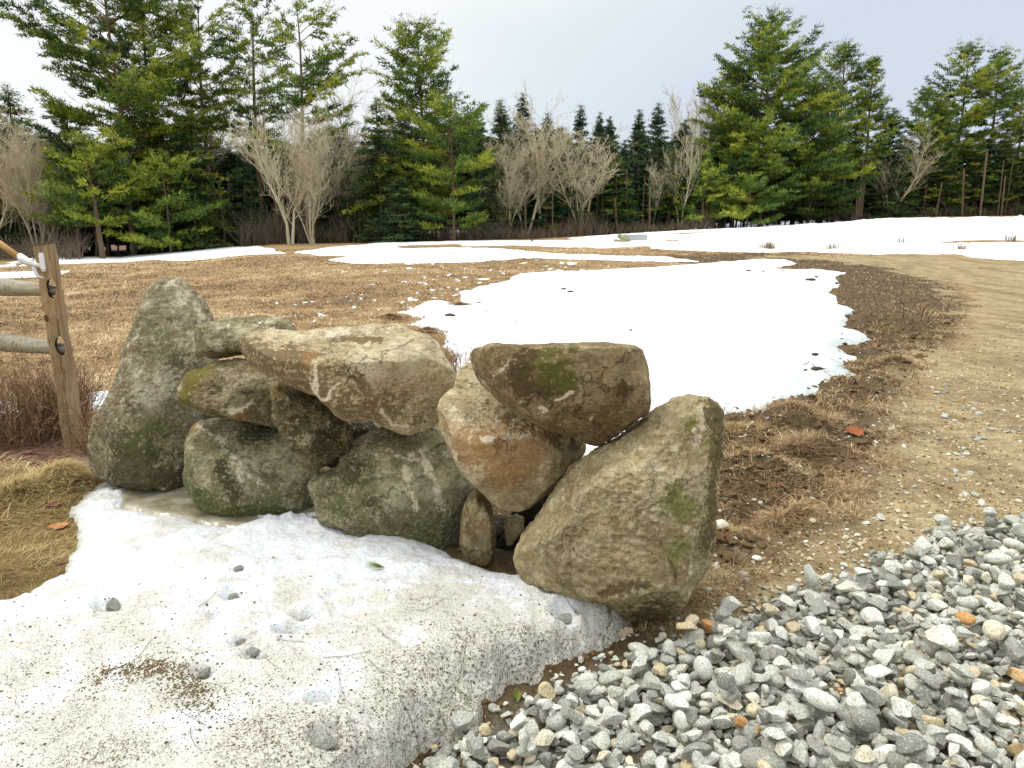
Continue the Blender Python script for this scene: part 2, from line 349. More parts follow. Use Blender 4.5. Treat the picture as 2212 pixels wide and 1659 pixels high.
def field_T(X, Y):
    d = np.hypot(X, Y); A, L = lp(X, Y)
    n = fbm(A * 40, L * 14, octv=4, seed=51, gain=.6) * .022 * d
    fine = fbm(X * 6, Y * 6, octv=3, seed=52) * .03
    sm_ = sdf(GP['main'], X, Y)
    rightness = smooth((X - .3) / 1.2)
    sm2 = sm_ + (n * .5 + fine) * (1 - .75 * rightness)
    far = np.full(X.shape, -9.0)
    for k in ('rfar', 'mid', 'lfar', 'llow'): far = np.maximum(far, sdf(GP[k], X, Y, .6))
    for c in CUTS: far = np.minimum(far, -sdf(c, X, Y) )
    far = np.where(far > -8, far + n * .55, far)
    spots = fbm(A * 95, L * 34, octv=4, seed=56) - .40          # stray patches near the middle edge
    zone = smooth((Y - 11) / 6) * smooth((34 - Y) / 6) * smooth((X + 6.5) / 3) * smooth((3.5 - X) / 2)
    sp_ = (spots - .16 * (1 - zone) - .9 * (zone < .02)) * .14 * d
    bits = np.full(X.shape, -9.0)
    for b in BITS: bits = np.maximum(bits, sdf(b, X, Y) + .05 * fbm(X * 9, Y * 9, octv=3, seed=58))
    s = np.maximum.reduce([sm2, far, bits, np.where((far > -4) | (sm_ > -3), sp_, -9)])
    T = .035 + .085 * rightness * (d < 14) + .02 * (d > 25)
    soft = .12 + .28 * rightness * (d < 12)
    s = np.minimum(s, np.interp(X / np.maximum(Y, .1), RISE_A, RISE_D) + 1.0 - Y)
    T = np.where((sm2 < -.02) & (far < -.02) & (bits < -.02), .012, T)
    t = np.where(s > 0, T * (1 - np.exp(-np.maximum(s, 0) / soft)), s * .35)
    w = np.clip(s / .25, 0, 1)
    t = t + (s > 0) * w * (.012 * fbm(X * 2.2, Y * 1.2, octv=3, seed=61) + .02 * rightness * fbm(X * 4.5, Y * 2.4, octv=3, seed=62) * (s < 1.4) + .006 * fbm(X * 11, Y * 7, octv=3, seed=63))
    berm = (X > 14) * (Y > 50) * np.maximum(0, fbm(X * 1.1, Y * 1.1, octv=3, seed=65) + .25) * np.exp(-((Y - 62) / 4.5) ** 2)
    return t + .75 * berm * smooth((X - 17) / 3), s

# ------------------------------------------------------------------ setting: materials
def snow_material(name, dirt, base=(.82, .84, .86, 1)):
    n = NT(name)
    nz = n.noise(2.6, 6, .7); nz2 = n.noise(10, 5, .7)
    dens = n.math('MULTIPLY_ADD', n.ramp(nz, [(.34, 0.0), (.70, 1.0)]), .75, n.math('MULTIPLY_ADD', n.ramp(nz2, [(.36, 0.0), (.68, 1.0)]), .6, n.math('MULTIPLY', n.attr('dirt'), 1.1)))
    wv = n.n('ShaderNodeVectorMath'); wv.operation = 'MULTIPLY_ADD'; n.l(n.noise(70, 4, .8, out='Color'), wv.inputs[0]); wv.inputs[1].default_value = (.034,) * 3; n.l(n.co, wv.inputs[2])
    dens = n.math('MINIMUM', dens, 1.55)
    sp1 = n.voro(135, vec=wv.outputs[0]); sp2 = n.voro(62, vec=wv.outputs[0])
    thr = n.math('MULTIPLY_ADD', dens, .38, -.14 if dirt else -.40)
    s1 = n.math('GREATER_THAN', n.math('SUBTRACT', thr, sp1), 0.0)
    thr2 = n.math('MULTIPLY_ADD', dens, .28, -.17 if dirt else -.33)
    s2 = n.math('GREATER_THAN', n.math('SUBTRACT', thr2, sp2), 0.0)
    wash = n.ramp(dens, [(.65, 0.0), (1.9, .62 if dirt else .12)])
    c = n.mix(wash, base, srgb(200, 192, 168))
    c = n.mix(n.ramp(n.math('MULTIPLY_ADD', n.noise(60, 4, .75), 1.2, n.math('ADD', dens, -.6)), [(1.35, 0.0), (1.95, .55)]), c, srgb(150, 132, 98)) if dirt else c
    c = n.mix(n.math('MULTIPLY', s1, .72), c, srgb(112, 100, 62))
    c = n.mix(n.math('MULTIPLY', s2, .85), c, srgb(72, 58, 36))
    c = n.mix(n.attr('ice'), c, srgb(178, 186, 180) if not dirt else srgb(196, 196, 182))
    hb = n.noise(150, 4, .7); hb2 = n.noise(28, 4, .6)
    b = n.bump(hb, .8, .007, n.bump(hb2, .9, .022))
    return n.out(c, n.math('MULTIPLY_ADD', n.attr('ice'), -.4, .75), b, .25)
def ground_material():
    n = NT('ground_soil')
    road, churn, lit = n.attr('zone', 'X'), n.attr('zone', 'Y'), n.attr('zone', 'Z'); wet = n.attr('wet')
    fine = n.noise(90, 5, .75); mid = n.noise(9, 5, .65); big = n.noise(.9, 4, .6)
    # meadow under the grass blades
    strv = n.stretch((14, 60, 14)); st = n.noise(1.0, 4, .7, strv, .6)
    mea = n.mix(n.ramp(mid, [(.3, 0.0), (.7, 1.0)]), srgb(98, 80, 56), srgb(156, 130, 94))
    mea = n.mix(n.ramp(st, [(.35, 0.0), (.7, .8)]), mea, srgb(196, 162, 108))
    mea = n.mix(n.ramp(big, [(.45, 0.0), (.75, .6)]), mea, srgb(112, 80, 54))
    # road: sandy grit
    gr = n.voro(150, out='Color'); grv = n.voro(150)
    rd = n.mix(fine, srgb(150, 132, 94), srgb(206, 188, 144))
    rd = n.mix(n.ramp(n.voro(70), [(.12, .85), (.32, 0.0)]), rd, srgb(214, 198, 156))
    rd = n.mix(n.ramp(n.noise(160, 3, .7), [(.56, 0.0), (.66, .75)]), rd, srgb(92, 74, 44))
    rd = n.mix(n.ramp(mid, [(.42, 0.0), (.66, .6)]), rd, srgb(128, 106, 72))
    rd = n.mix(n.ramp(n.noise(34, 5, .8), [(.50, 0.0), (.62, .7)]), rd, srgb(104, 84, 54))
    # torn dark turf
    ch = n.mix(n.ramp(fine, [(.35, 0.0), (.7, 1.0)]), srgb(48, 38, 26), srgb(118, 98, 68))
    ch = n.mix(n.ramp(mid, [(.4, 0.0), (.7, .7)]), ch, srgb(80, 64, 42))
    li = n.mix(n.ramp(n.noise(30, 4, .7), [(.4, 0.0), (.62, 1.0)]), srgb(66, 48, 36), srgb(132, 102, 80))
    we = n.mix(n.ramp(st, [(.3, 0.0), (.7, 1.0)]), srgb(84, 66, 38), srgb(146, 122, 76))
    c = n.mix(wet, mea, we); c = n.mix(churn, c, ch); c = n.mix(road, c, rd); c = n.mix(n.math('MULTIPLY', n.attr('grav'), .85), c, n.mix(fine, srgb(70, 66, 54), srgb(150, 146, 130))); c = n.mix(lit, c, li)
    tr_ = n.noise(1.0, 5, .7, vec=n.stretch((1.6, .45, 1)), dist=.8); c = n.mix(n.math('MULTIPLY', n.ramp(tr_, [(.46, 0.0), (.60, .65)]), road), c, srgb(118, 98, 68))
    c = n.mix(n.math('MULTIPLY', n.ramp(n.noise(3.2, 5, .7), [(.46, 0.0), (.62, .5)]), n.math('SUBTRACT', 1.0, lit)), c, srgb(112, 94, 66))
    b = n.bump(fine, .9, .010, n.bump(n.math('MULTIPLY', grv, 1.0), .5, .005, n.bump(mid, .5, .03)))
    return n.out(c, .9, b, .2)
M_GROUND = ground_material()
M_SNOWB = snow_material('dirty_snow', True, (.76, .78, .79, 1)); M_SNOWF = snow_material('clean_snow', False, (.80, .825, .84, 1))

# ------------------------------------------------------------------ terrain grid: even steps of bearing and of depression angle
ang = np.concatenate([np.linspace(-84, -42, 70)[:-1], np.linspace(-42, 42, 1000), np.linspace(42, 84, 70)[1:]])
phi = np.radians(np.concatenate([np.linspace(62, 8, 480)[:-1], np.linspace(8, 1.15, 215)])); dist = CAMZ / np.tan(phi)
dist = np.concatenate([dist, np.geomspace(dist[-1] * 1.03, 420, 40)])
AA, DD = np.meshgrid(np.radians(ang), dist)
GX, GY = np.sin(AA) * DD, np.cos(AA) * DD
zz = zones(GX, GY)
GZ = Hg(GX, GY, zz)
nr, nc = GX.shape
idx = np.arange(nr * nc).reshape(nr, nc)
QF = np.stack([idx[:-1, :-1], idx[:-1, 1:], idx[1:, 1:], idx[1:, :-1]], -1).reshape(-1, 4)[:, ::-1]
zattr = np.stack([zz[0], zz[1], zz[2], np.ones_like(GX)], -1).reshape(-1, 4)
g = obj('ground', mesh('ground', np.stack([GX, GY, GZ], -1), QF, M_GROUND, True, {'zone': zattr, 'wet': zz[3].ravel(), 'grav': smooth(sdf(GP['gravel'], GX, GY) / .08 + .3).ravel()}))
tag(g, 'brown winter meadow with a sandy gravel track', kind='structure')
me = mesh('far_ground', [(-2500, -2500, -1.6), (2500, -2500, -1.6), (2500, 2500, -1.6), (-2500, 2500, -1.6)], [[0, 1, 2, 3]], M_GROUND)
tag(obj('far_ground', me), 'land stretching beyond the woods', kind='structure')

def sheet(name, T, base, mat, attrs, lim=-.03):
    Z = base + T; keepv = (T > lim).ravel()
    fk = keepv[QF].any(1); F = QF[fk]; used = np.zeros(nr * nc, bool); used[F.ravel()] = True
    remap = np.cumsum(used) - 1
    V = np.stack([GX, GY, Z], -1).reshape(-1, 3)[used]
    return mesh(name, V, remap[F], mat, True, {k: v.ravel()[used] for k, v in attrs.items()})
TB, SB = bank_T(GX, GY)
dirtb = np.clip(.55 * smooth((2.6 - GY) / .9) + .25 * fbm(GX * 3, GY * 3, octv=3, seed=71) + .25 * smooth((GX - .0) / .5) + .55 * np.exp(-np.maximum(SB, 0) / .10) * smooth((GX + .8) / .6), 0, 1.2)
iceb = np.clip(.8 * np.exp(-np.maximum(SB, 0) / .05) * smooth((-GX - .9) / .5), 0, 1)
for bx, by, br, bw in [(350,1450,.06,.5),(405,1500,.05,.8),(560,1590,.10,.8),(1000,1575,.12,1.0),(1000,1400,.12,.6),(880,1440,.10,.5),(1150,1445,.09,.7),(260,1350,.10,.4),(140,1560,.08,.5),(250,1630,.07,.7),(730,1620,.12,.5),(640,1250,.12,.25),(760,1180,.1,.2),(930,1300,.12,.35),(540,1290,.08,-.3),(470,1560,.1,-.5),(110,1480,.12,-.3),(690,1500,.06,-.6),(890,1390,.06,-.4),(1230,1320,.09,-.4),(820,1560,.05,-.4)]:
    bc = bhit(bx, by); dirtb = dirtb + bw * np.exp(-(((GX - bc[0]) ** 2 + (GY - bc[1]) ** 2) / br ** 2)) * (1 + .6 * fbm(GX * 14, GY * 14, octv=3, seed=72)) if abs(bw) else dirtb
dirtb = np.clip(dirtb - .04, 0, 1.2)
b_ = obj('snow_bank', sheet('snow_bank', TB, np.minimum(GZ, .03), M_SNOWB, {'dirt': dirtb, 'ice': iceb}))
tag(b_, 'dirty melting snow bank in front of the boulder wall', 'snow bank')
TF, SF = field_T(GX, GY)
icef = np.clip(smooth((GX - 1.2) / 1.5) * np.exp(-np.maximum(SF - .02, 0) / .38) * (.45 + .9 * np.clip(fbm(GX * 3.2, GY * 2.2, octv=3, seed=78) + .4, 0, 1)) * (GY < 13) + .12 * (fbm(GX * 2, GY * 2, octv=3, seed=77) > .2) * (GX > 1) * (GY < 9), 0, .9)
dirtf = np.clip(.75 * np.exp(-((GX - 2.1 - .25 * (GY - 5.4)) / .45) ** 2) * (GY > 4) * (GY < 9.5) * (fbm(GX * 5, GY * 3, octv=3, seed=79) + .7), 0, .8)
f_ = obj('snow_field', sheet('snow_field', TF, GZ * .6 + .4 * H0(GX, GY) , M_SNOWF, {'dirt': dirtf, 'ice': icef}))
tag(f_, 'white snow lying over the meadow behind the wall', kind='structure')
# grey ice in the pool against the wall
ps = sdf(GP['pool'], GX, GY) + .02 * fbm(GX * 12, GY * 12, octv=2, seed=81)
n = NT('grey_ice'); c = n.mix(n.ramp(n.noise(7, 5, .6), [(.35, 0.0), (.7, 1.0)]), srgb(122, 112, 88), srgb(186, 180, 158))
M_ICE = n.out(c, .22, n.bump(n.noise(20, 3), .15, .01), .5)
obj_ = obj('ice_sheet', sheet('ice_sheet', np.clip(ps * .8, -.04, .02), 0 * GZ + .022, M_ICE, {}, -.02))
tag(obj_, 'thin grey ice pool at the foot of the standing boulder', 'ice')

def surf(x, y):
    """height of whatever covers the ground at x, y"""
    X, Y = np.array([float(x)]), np.array([float(y)])
    g_ = Hg(X, Y)[0]; t, s = bank_T(X, Y); u, s2 = field_T(X, Y)
    return float(max(g_, min(g_, .03) + t[0] if s[0] > 0 else -9, g_ * .6 + .4 * H0(X, Y)[0] + u[0] if s2[0] > 0 else -9))

# ------------------------------------------------------------------ boulders
def ico(sub):
    bm = bmesh.new(); bmesh.ops.create_icosphere(bm, subdivisions=sub, radius=1)
    V = np.array([v.co[:] for v in bm.verts]); F = np.array([[v.index for v in f.verts] for f in bm.faces]); bm.free()
    return V, F
def vnormals(V, F):
    a, b, c = V[F[:, 0]], V[F[:, 1]], V[F[:, 2]]; n = np.cross(b - a, c - a); N = np.zeros_like(V)
    for i in range(3): np.add.at(N, F[:, i], n)
    return N / (np.linalg.norm(N, axis=1, keepdims=True) + 1e-12)
def rock_material(name, c1, c2, light, dark, moss, sp_scale=55, lines=0.0, patch=.5, bumpy=1.0):
    n = NT(name); mo, st, ve, ru = n.attr('marks', 'X'), n.attr('marks', 'Y'), n.attr('marks', 'Z'), n.attr('rust')
    a = n.noise(4.5, 8, .68, dist=.3); b2 = n.noise(17, 6, .7); f = n.noise(sp_scale, 5, .75); v = n.noise(150, 3, .8)
    c = n.mix(n.ramp(a, [(.36, 0.0), (.62, 1.0)]), c1, c2)
    c = n.mix(n.ramp(b2, [(.50, 0.0), (.66, .75)]), c, light)
    c = n.mix(n.ramp(n.noise(7.5, 7, .72, vec=n.stretch((1, 1, 1.7)), dist=.8), [(.50, 0.0), (.62, patch)]), c, dark)
    if lines:
        c = n.mix(n.math('MULTIPLY', n.ramp(n.noise(5, 5, .6, vec=n.stretch((1.2, 1, 7)), dist=1.2), [(.47, 0.0), (.50, 1.0), (.55, 0.0)]), lines), c, dark)
    c = n.mix(n.ramp(f, [(.53, 0.0), (.66, .6)]), c, dark)
    c = n.mix(n.ramp(f, [(.32, .8), (.44, 0.0)]), c, light)
    f2 = n.noise(sp_scale * 2.3, 4, .8); c = n.mix(n.ramp(f2, [(.55, 0.0), (.66, .45)]), c, dark); c = n.mix(n.ramp(f2, [(.34, .5), (.44, 0.0)]), c, light)
    c = n.mix(n.ramp(n.noise(2.1, 4, .6, dist=.5), [(.44, 0.0), (.62, .45)]), c, dark); c = n.mix(n.ramp(n.noise(2.7, 5, .65), [(.56, 0.0), (.68, .5)]), c, light)
    cv = n.n('ShaderNodeVectorMath'); cv.operation = 'MULTIPLY_ADD'; n.l(n.noise(6, 5, .65, out='Color'), cv.inputs[0]); cv.inputs[1].default_value = (.30,) * 3; n.l(n.co, cv.inputs[2])
    ck = n.ramp(n.voro(2.6, vec=cv.outputs[0], feat='DISTANCE_TO_EDGE'), [(.0, 1.0), (.014, 0.0)]); ck = n.math('MULTIPLY', ck, n.ramp(n.noise(3.3, 3), [(.46, 0.0), (.58, 1.0)]))
    c = n.mix(n.math('MULTIPLY', ck, .5), c, srgb(60, 50, 32))
    pt = n.n('ShaderNodeNewGeometry').outputs['Pointiness']; c = n.mix(n.ramp(n.math('MULTIPLY_ADD', f, .05, pt), [(.545, 0.0), (.60, .55)]), c, light)
    nm = n.math('ADD', n.math('MULTIPLY_ADD', f, 2.4, -1.2), n.math('MULTIPLY_ADD', b2, 2.8, -1.4))
    blend = lambda w, k=1.5: n.ramp(n.math('ADD', n.math('MULTIPLY', w, k), nm), [(.50, 0.0), (.85, 1.0)])
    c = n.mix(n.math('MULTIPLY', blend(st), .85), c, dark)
    c = n.mix(n.math('MULTIPLY', blend(ru), .60), c, srgb(150, 104, 52))
    c = n.mix(n.math('MULTIPLY', blend(mo), .85), c, moss)
    c = n.mix(n.math('MULTIPLY', blend(ve, 1.7), .9), c, srgb(222, 210, 180))
    b = n.bump(v, .6 * bumpy, .005, n.bump(f, .65 * bumpy, .011, n.bump(n.math('SUBTRACT', b2, n.math('MULTIPLY', ck, .5)), .8, .035)))
    return n.out(c, .88, b, .25)
DARK = srgb(74, 62, 38); MOSS = srgb(92, 90, 44); LICH = srgb(96, 116, 84)
RM = dict(
    speck=rock_material('lichened_granite', srgb(132, 118, 86), srgb(170, 158, 124), srgb(222, 214, 188), srgb(76, 68, 42), srgb(92, 98, 48), 45, patch=.6, bumpy=1.3),
    tan=rock_material('tan_gneiss', srgb(178, 158, 116), srgb(212, 196, 156), srgb(234, 222, 190), srgb(104, 84, 50), MOSS, 60, .5, patch=.35, bumpy=.8),
    grey=rock_material('grey_green_stone', srgb(118, 110, 78), srgb(160, 150, 112), srgb(214, 206, 172), srgb(60, 54, 32), srgb(84, 92, 44), 60, .2, patch=.6),
    mossy=rock_material('mossy_stone', srgb(106, 92, 58), srgb(154, 138, 98), srgb(208, 194, 158), srgb(62, 52, 28), srgb(112, 102, 34), 40, .2, patch=.7, bumpy=1.4),
    rough=rock_material('rough_granite', srgb(162, 144, 102), srgb(200, 182, 138), srgb(226, 214, 176), srgb(94, 78, 46), srgb(122, 122, 62), 50, 0, patch=.35, bumpy=1.5),
    brown=rock_material('brown_stone', srgb(122, 104, 70), srgb(160, 138, 98), srgb(196, 180, 142), srgb(70, 56, 32), srgb(96, 96, 40), 55, .3, patch=.5))
RM['gap_shade'] = rock_material('gap_shade_stone', srgb(46, 40, 28), srgb(60, 52, 36), srgb(80, 72, 52), srgb(30, 26, 18), srgb(50, 52, 28))  # near-black tones paint the gaps' shade into the added back stones
PA, PB = hit(300, 1040), hit(1390, 1310)
wallN = np.cross(PB - PA, [0, 0, 1.0]); wallN /= np.linalg.norm(wallN)
if wallN[1] > 0: wallN = -wallN                     # points to the viewer
def wall_depth(px, py, off=0):
    r = ray(px, py); return ((PA + wallN * off - CAM) @ wallN) / (r @ wallN)
ICO7, ICO6 = ico(7), ico(6)
def boulder(name, label, outline, mat, D, off=0.0, planes=(), seed=1, bev=None, a=.72, b=.8, facets=6, fine=10, amp=.012, chip=.004, marks=(), sub=ICO7, centre=None, rimkeep=True, cat='boulder', group='boulders of the stone wall', tri=.0):
    o2 = np.array(outline, float)
    c = o2.mean(0) if centre is None else np.array(centre, float)
    t = wall_depth(*c, off); k = t / FPX
    P = (o2 - c) * [k, -k]
    n_ = len(P); th = np.linspace(-math.pi, math.pi, 721); best = np.zeros_like(th)
    dx, dy = np.cos(th), np.sin(th)
    for i in range(n_):
        p, q = P[i], P[(i + 1) % n_]; e = q - p; den = dx * e[1] - dy * e[0]; den = np.where(abs(den) < 1e-12, 1e-12, den)
        rr = (p[0] * e[1] - p[1] * e[0]) / den; ss = (p[0] * dy - p[1] * dx) / den
        best = np.where((rr > 0) & (ss >= 0) & (ss <= 1), np.maximum(best, rr), best)
    best = np.convolve(np.r_[best[-6:-1], best, best[1:6]], np.ones(11) / 11, 'valid')[:721]
    rb = np.random.RandomState(seed + 500)
    if bev is None: a0_ = rb.uniform(0, 60); bev = [(a0_ + k_ * 60 + rb.uniform(-15, 15), rb.uniform(.5, .82)) for k_ in range(6)]
    ba = np.radians([q_[0] for q_ in bev]); bsv = np.array([q_[1] for q_ in bev])
    S, F = sub; x, y, z = S.T; rho = np.hypot(x, y); tt = np.arctan2(y, x); Rr = np.interp(tt, th, best)
    # a split block: front face, sloping facets round it (width s by bearing), a thin rim and a rougher back
    da = np.cos(tt[:, None] - ba[None]); wgt = np.exp(np.clip((da - da.max(1, keepdims=True)) * 60, -30, 0)); s_ = (wgt * bsv).sum(1) / wgt.sum(1)
    tq = np.arccos(np.clip(z, -1, 1)) / (math.pi / 2)
    fr_ = np.where(tq < .5, tq / .5 * s_, np.minimum(1, s_ + (tq - .5) / .42 * (1 - s_))); zf = np.interp(tq, [0, .5, .92, 1, 1.12, 1.5, 2], [1, .93, .16, 0, -.25, -.8, -1]) * D
    rr_ = np.where(tq <= 1, fr_, np.interp(tq, [1, 1.12, 1.5, 2], [1, .97, .75, 0])); rp = Rr * rr_; u = rho + 1e-9
    V = np.stack([rp * x / u, rp * y / u, zf], 1)
    rim = np.abs(z) < .06
    N = vnormals(V, F); q = V * 1.0 + seed * 3.7
    low = 1.8 * fbm(q[:, 0] * 4, q[:, 1] * 4, q[:, 2] * 4, octv=4, seed=seed) + .9 * ridged(q[:, 0] * 8, q[:, 1] * 8, q[:, 2] * 8, octv=4, seed=seed + 9, gain=.62)
    V = V + N * (.95 * amp * (low - low.mean()))[:, None]
    rng = np.random.RandomState(seed); pl = [(np.array(p[:3], float), p[3]) for p in planes]
    for i in range(facets):
        v = rng.normal(size=3); v[2] = abs(v[2]) * .8 + 1.0; pl.append((v, rng.uniform(.78, .95)))
    for i in range(4):
        v = rng.normal(size=3); v[2] = -abs(v[2]) - .3; pl.append((v, rng.uniform(.75, .9)))
    for i in range(fine):
        v = rng.normal(size=3); v[2] = abs(v[2]) * .8 + .25; pl.append((v, rng.uniform(.93, .985)))
    for v, fr in pl:
        v = v / np.linalg.norm(v); s = V @ v; sup = s.max(); rs = s[rim].max()
        lim = max(fr * sup, rs * .985) if rimkeep else fr * sup
        ex = s - lim; w = .0018; V = V - np.outer(np.where(ex > 5 * w, ex, w * np.log1p(np.exp(np.clip(ex / w, -30, 30)))) * .96, v)
    E = np.concatenate([F[:, [0, 1]], F[:, [1, 2]], F[:, [2, 0]]]); cnt_ = np.bincount(E[:, 0], minlength=len(V))[:, None]
    for _ in range(2):
        A = np.stack([np.bincount(E[:, 0], V[E[:, 1], j_], len(V)) for j_ in range(3)], 1); V = .4 * V + .6 * A / cnt_
    N = vnormals(V, F); q = V * 1.0 + seed * 3.7
    disp = amp * .35 * fbm(q[:, 0] * 14, q[:, 1] * 14, q[:, 2] * 14, octv=4, seed=seed, gain=.6)
    if chip:
        disp += chip * ridged(q[:, 0] * 26, q[:, 1] * 48, q[:, 2] * 26, octv=3, seed=seed + 5) + chip * .6 * vn(q[:, 0] * 70, q[:, 1] * 90, q[:, 2] * 70, seed + 6)
    V = V + N * disp[:, None]
    C = CAM + t * ray(*c)
    # marks: blobs and strokes given at frame positions on the front
    fx, fy = c[0] + V[:, 0] / k, c[1] - V[:, 1] / k; fx0, fy0 = fx, fy
    wx, wy = fx / 24, fy / 24; fx = fx + 9 * fbm(wx, wy, octv=4, seed=3, gain=.6); fy = fy + 9 * fbm(wx + 7, wy, octv=4, seed=4, gain=.6); front = np.clip(V[:, 2] / (D * .15) + .6, 0, 1)
    mk = np.zeros((len(V), 4)); mk[:, 3] = 1; rust = np.zeros(len(V))
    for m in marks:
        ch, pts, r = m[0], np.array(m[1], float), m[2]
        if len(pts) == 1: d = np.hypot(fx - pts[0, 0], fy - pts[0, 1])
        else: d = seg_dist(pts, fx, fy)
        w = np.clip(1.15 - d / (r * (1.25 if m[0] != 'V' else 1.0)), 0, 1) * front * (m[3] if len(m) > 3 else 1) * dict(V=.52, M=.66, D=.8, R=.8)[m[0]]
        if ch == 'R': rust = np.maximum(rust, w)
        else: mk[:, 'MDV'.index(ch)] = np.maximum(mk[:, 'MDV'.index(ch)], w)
    W = V[:, :1] * RGT + V[:, 1:2] * UPV - V[:, 2:3] * FWD
    ob = obj(name, mesh(name, W, F, mat, True, {'marks': mk, 'rust': rust}), loc=C)
    return tag(ob, label, cat, group)

boulder('boulder', 'tall pointed speckled boulder standing upright next to the fence post',
    Z1([(430,95),(500,86),(560,92),(600,130),(660,190),(700,260),(735,330),(745,420),(750,520),(740,640),(720,800),(700,950),(660,1050),(620,1180),(590,1290),(430,1300),(250,1260),(100,1200),(55,1130),(70,1000),(130,880),(200,740),(250,620),(285,470),(310,380),(355,225),(390,130)]),
    RM['speck'], .26, bev=[(170,.62),(0,.55),(95,.5),(-90,.85),(230,.7),(-40,.75)], off=-.02, centre=Z1([(400, 760)])[0], seed=11, a=.85, b=.85, facets=5, amp=.012, chip=.005, planes=[(-.55,.05,.83,.80),(.55,.3,.8,.84),(0,.5,.86,.9)],
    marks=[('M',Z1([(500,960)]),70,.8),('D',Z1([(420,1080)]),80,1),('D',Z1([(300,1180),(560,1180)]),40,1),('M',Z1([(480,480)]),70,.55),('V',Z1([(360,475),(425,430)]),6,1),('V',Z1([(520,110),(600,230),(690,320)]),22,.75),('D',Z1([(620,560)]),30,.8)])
boulder('boulder', 'small flat-topped grey stone wedged between the standing boulder and the long capstone',
    Z1([(650,350),(760,335),(850,320),(1000,316),(1110,322),(1150,345),(1200,400),(1200,460),(1000,500),(890,518),(800,540),(700,540),(640,500),(640,400)]),
    RM['grey'], .17, off=-.06, seed=12, planes=[(0,.75,.66,.6),(.1,-.1,1,.8)], a=.6, marks=[('V',Z1([(870,390)]),26,.8),('V',Z1([(1060,350)]),30,.9),('M',Z1([(950,325)]),14,1)], sub=ICO6)
boulder('boulder', 'moss-patched pointed boulder lying beneath the small flat-topped stone',
    Z1([(538,680),(580,640),(700,580),(760,548),(860,540),(940,560),(1030,600),(1130,660),(1210,750),(1200,850),(1115,925),(1000,893),(850,870),(740,850),(660,820),(560,780),(535,730)]),
    RM['mossy'], .22, bev=[(90,.55),(180,.6),(0,.8),(-90,.66),(-40,.75),(140,.5)], off=.05, seed=13, a=.8, facets=9, amp=.014, chip=.004, planes=[(-.2,.6,.75,.8),(.1,-.6,.8,.85)],
    marks=[('M',Z1([(700,610),(640,780)]),36,1.25),('V',Z1([(590,700)]),26,.7),('D',Z1([(820,700)]),30,.7),('V',Z1([(880,820),(1000,800)]),14,.8),('R',Z1([(950,870)]),30,.7)])
boulder('boulder', 'dark mossy wedge-shaped stone jammed point down under the long capstone',
    Z1([(1090,690),(1200,720),(1330,780),(1430,860),(1500,930),(1480,1040),(1380,1120),(1290,1172),(1230,1150),(1190,1080),(1120,930),(1088,860),(1082,760)]),
    RM['mossy'], .22, off=.10, seed=14, a=.75, facets=9, amp=.016, chip=.005, planes=[(-.35,.1,.93,.78)],
    marks=[('D',Z1([(1250,900)]),70,.7),('D',Z1([(1400,1000)]),50,.9),('M',Z1([(1120,720)]),24,.9),('V',Z1([(1400,890)]),14,.7)])
boulder('boulder', 'big lower-left boulder with a mossy green base and brown ledge on top',
    Z1([(650,905),(740,878),(900,878),(1050,895),(1150,925),(1220,1040),(1270,1130),(1330,1180),(1310,1260),(1300,1340),(1270,1420),(1050,1450),(920,1450),(800,1400),(650,1310),(590,1260),(583,1180),(585,1100),(605,1000)]),
    RM['grey'], .27, bev=[(95,.60),(180,.78),(20,.7),(-90,.85),(-30,.8),(140,.7)], off=-.02, seed=15, a=.7, facets=7, amp=.013, planes=[(0,.86,.5,.80),(-.75,0,.66,.82),(.25,.1,.96,.84)],
    marks=[('V',Z1([(680,910),(790,965),(860,975)]),9,.9),('V',Z1([(880,1000),(960,1120),(1100,1230)]),22,.6),('M',Z1([(640,1230),(900,1350),(1150,1340)]),34,.9),('D',Z1([(1000,940)]),50,.8),('D',Z1([(880,1100),(960,1300)]),22,.8),('R',Z1([(640,920)]),20,.8),('M',Z1([(700,1100)]),50,.4)])
boulder('boulder', 'broad lower-middle boulder with white streaks and a knob on its left',
    Z1([(1268,1230),(1300,1185),(1400,1165),(1450,1135),(1452,1070),(1500,1015),(1600,955),(1750,905),(1900,905),(2030,950),(2100,1060),(2160,1160),(2200,1250),(2160,1340),(2130,1500),(2100,1600),(1900,1620),(1700,1560),(1400,1480),(1330,1440),(1300,1340),(1280,1280)]),
    RM['grey'], .27, bev=[(95,.58),(180,.7),(0,.74),(-90,.85),(45,.66),(140,.62)], off=-.06, centre=Z1([(1700,1270)])[0], seed=16, a=.66, facets=7, amp=.012, planes=[(0,.75,.65,.78),(-.4,.1,.9,.85),(.5,0,.86,.86)],
    marks=[('V',Z1([(1820,1130),(1860,1220),(1900,1310)]),15,.95),('V',Z1([(1900,1040),(1990,1200),(2030,1330)]),14,.95),('V',Z1([(1700,1040),(1900,1070)]),16,.8),('M',Z1([(1500,1310)]),60,.8),('M',Z1([(1950,1480)]),60,.7),('D',Z1([(1560,1150)]),40,.8),('D',Z1([(1650,1300)]),30,.6)])
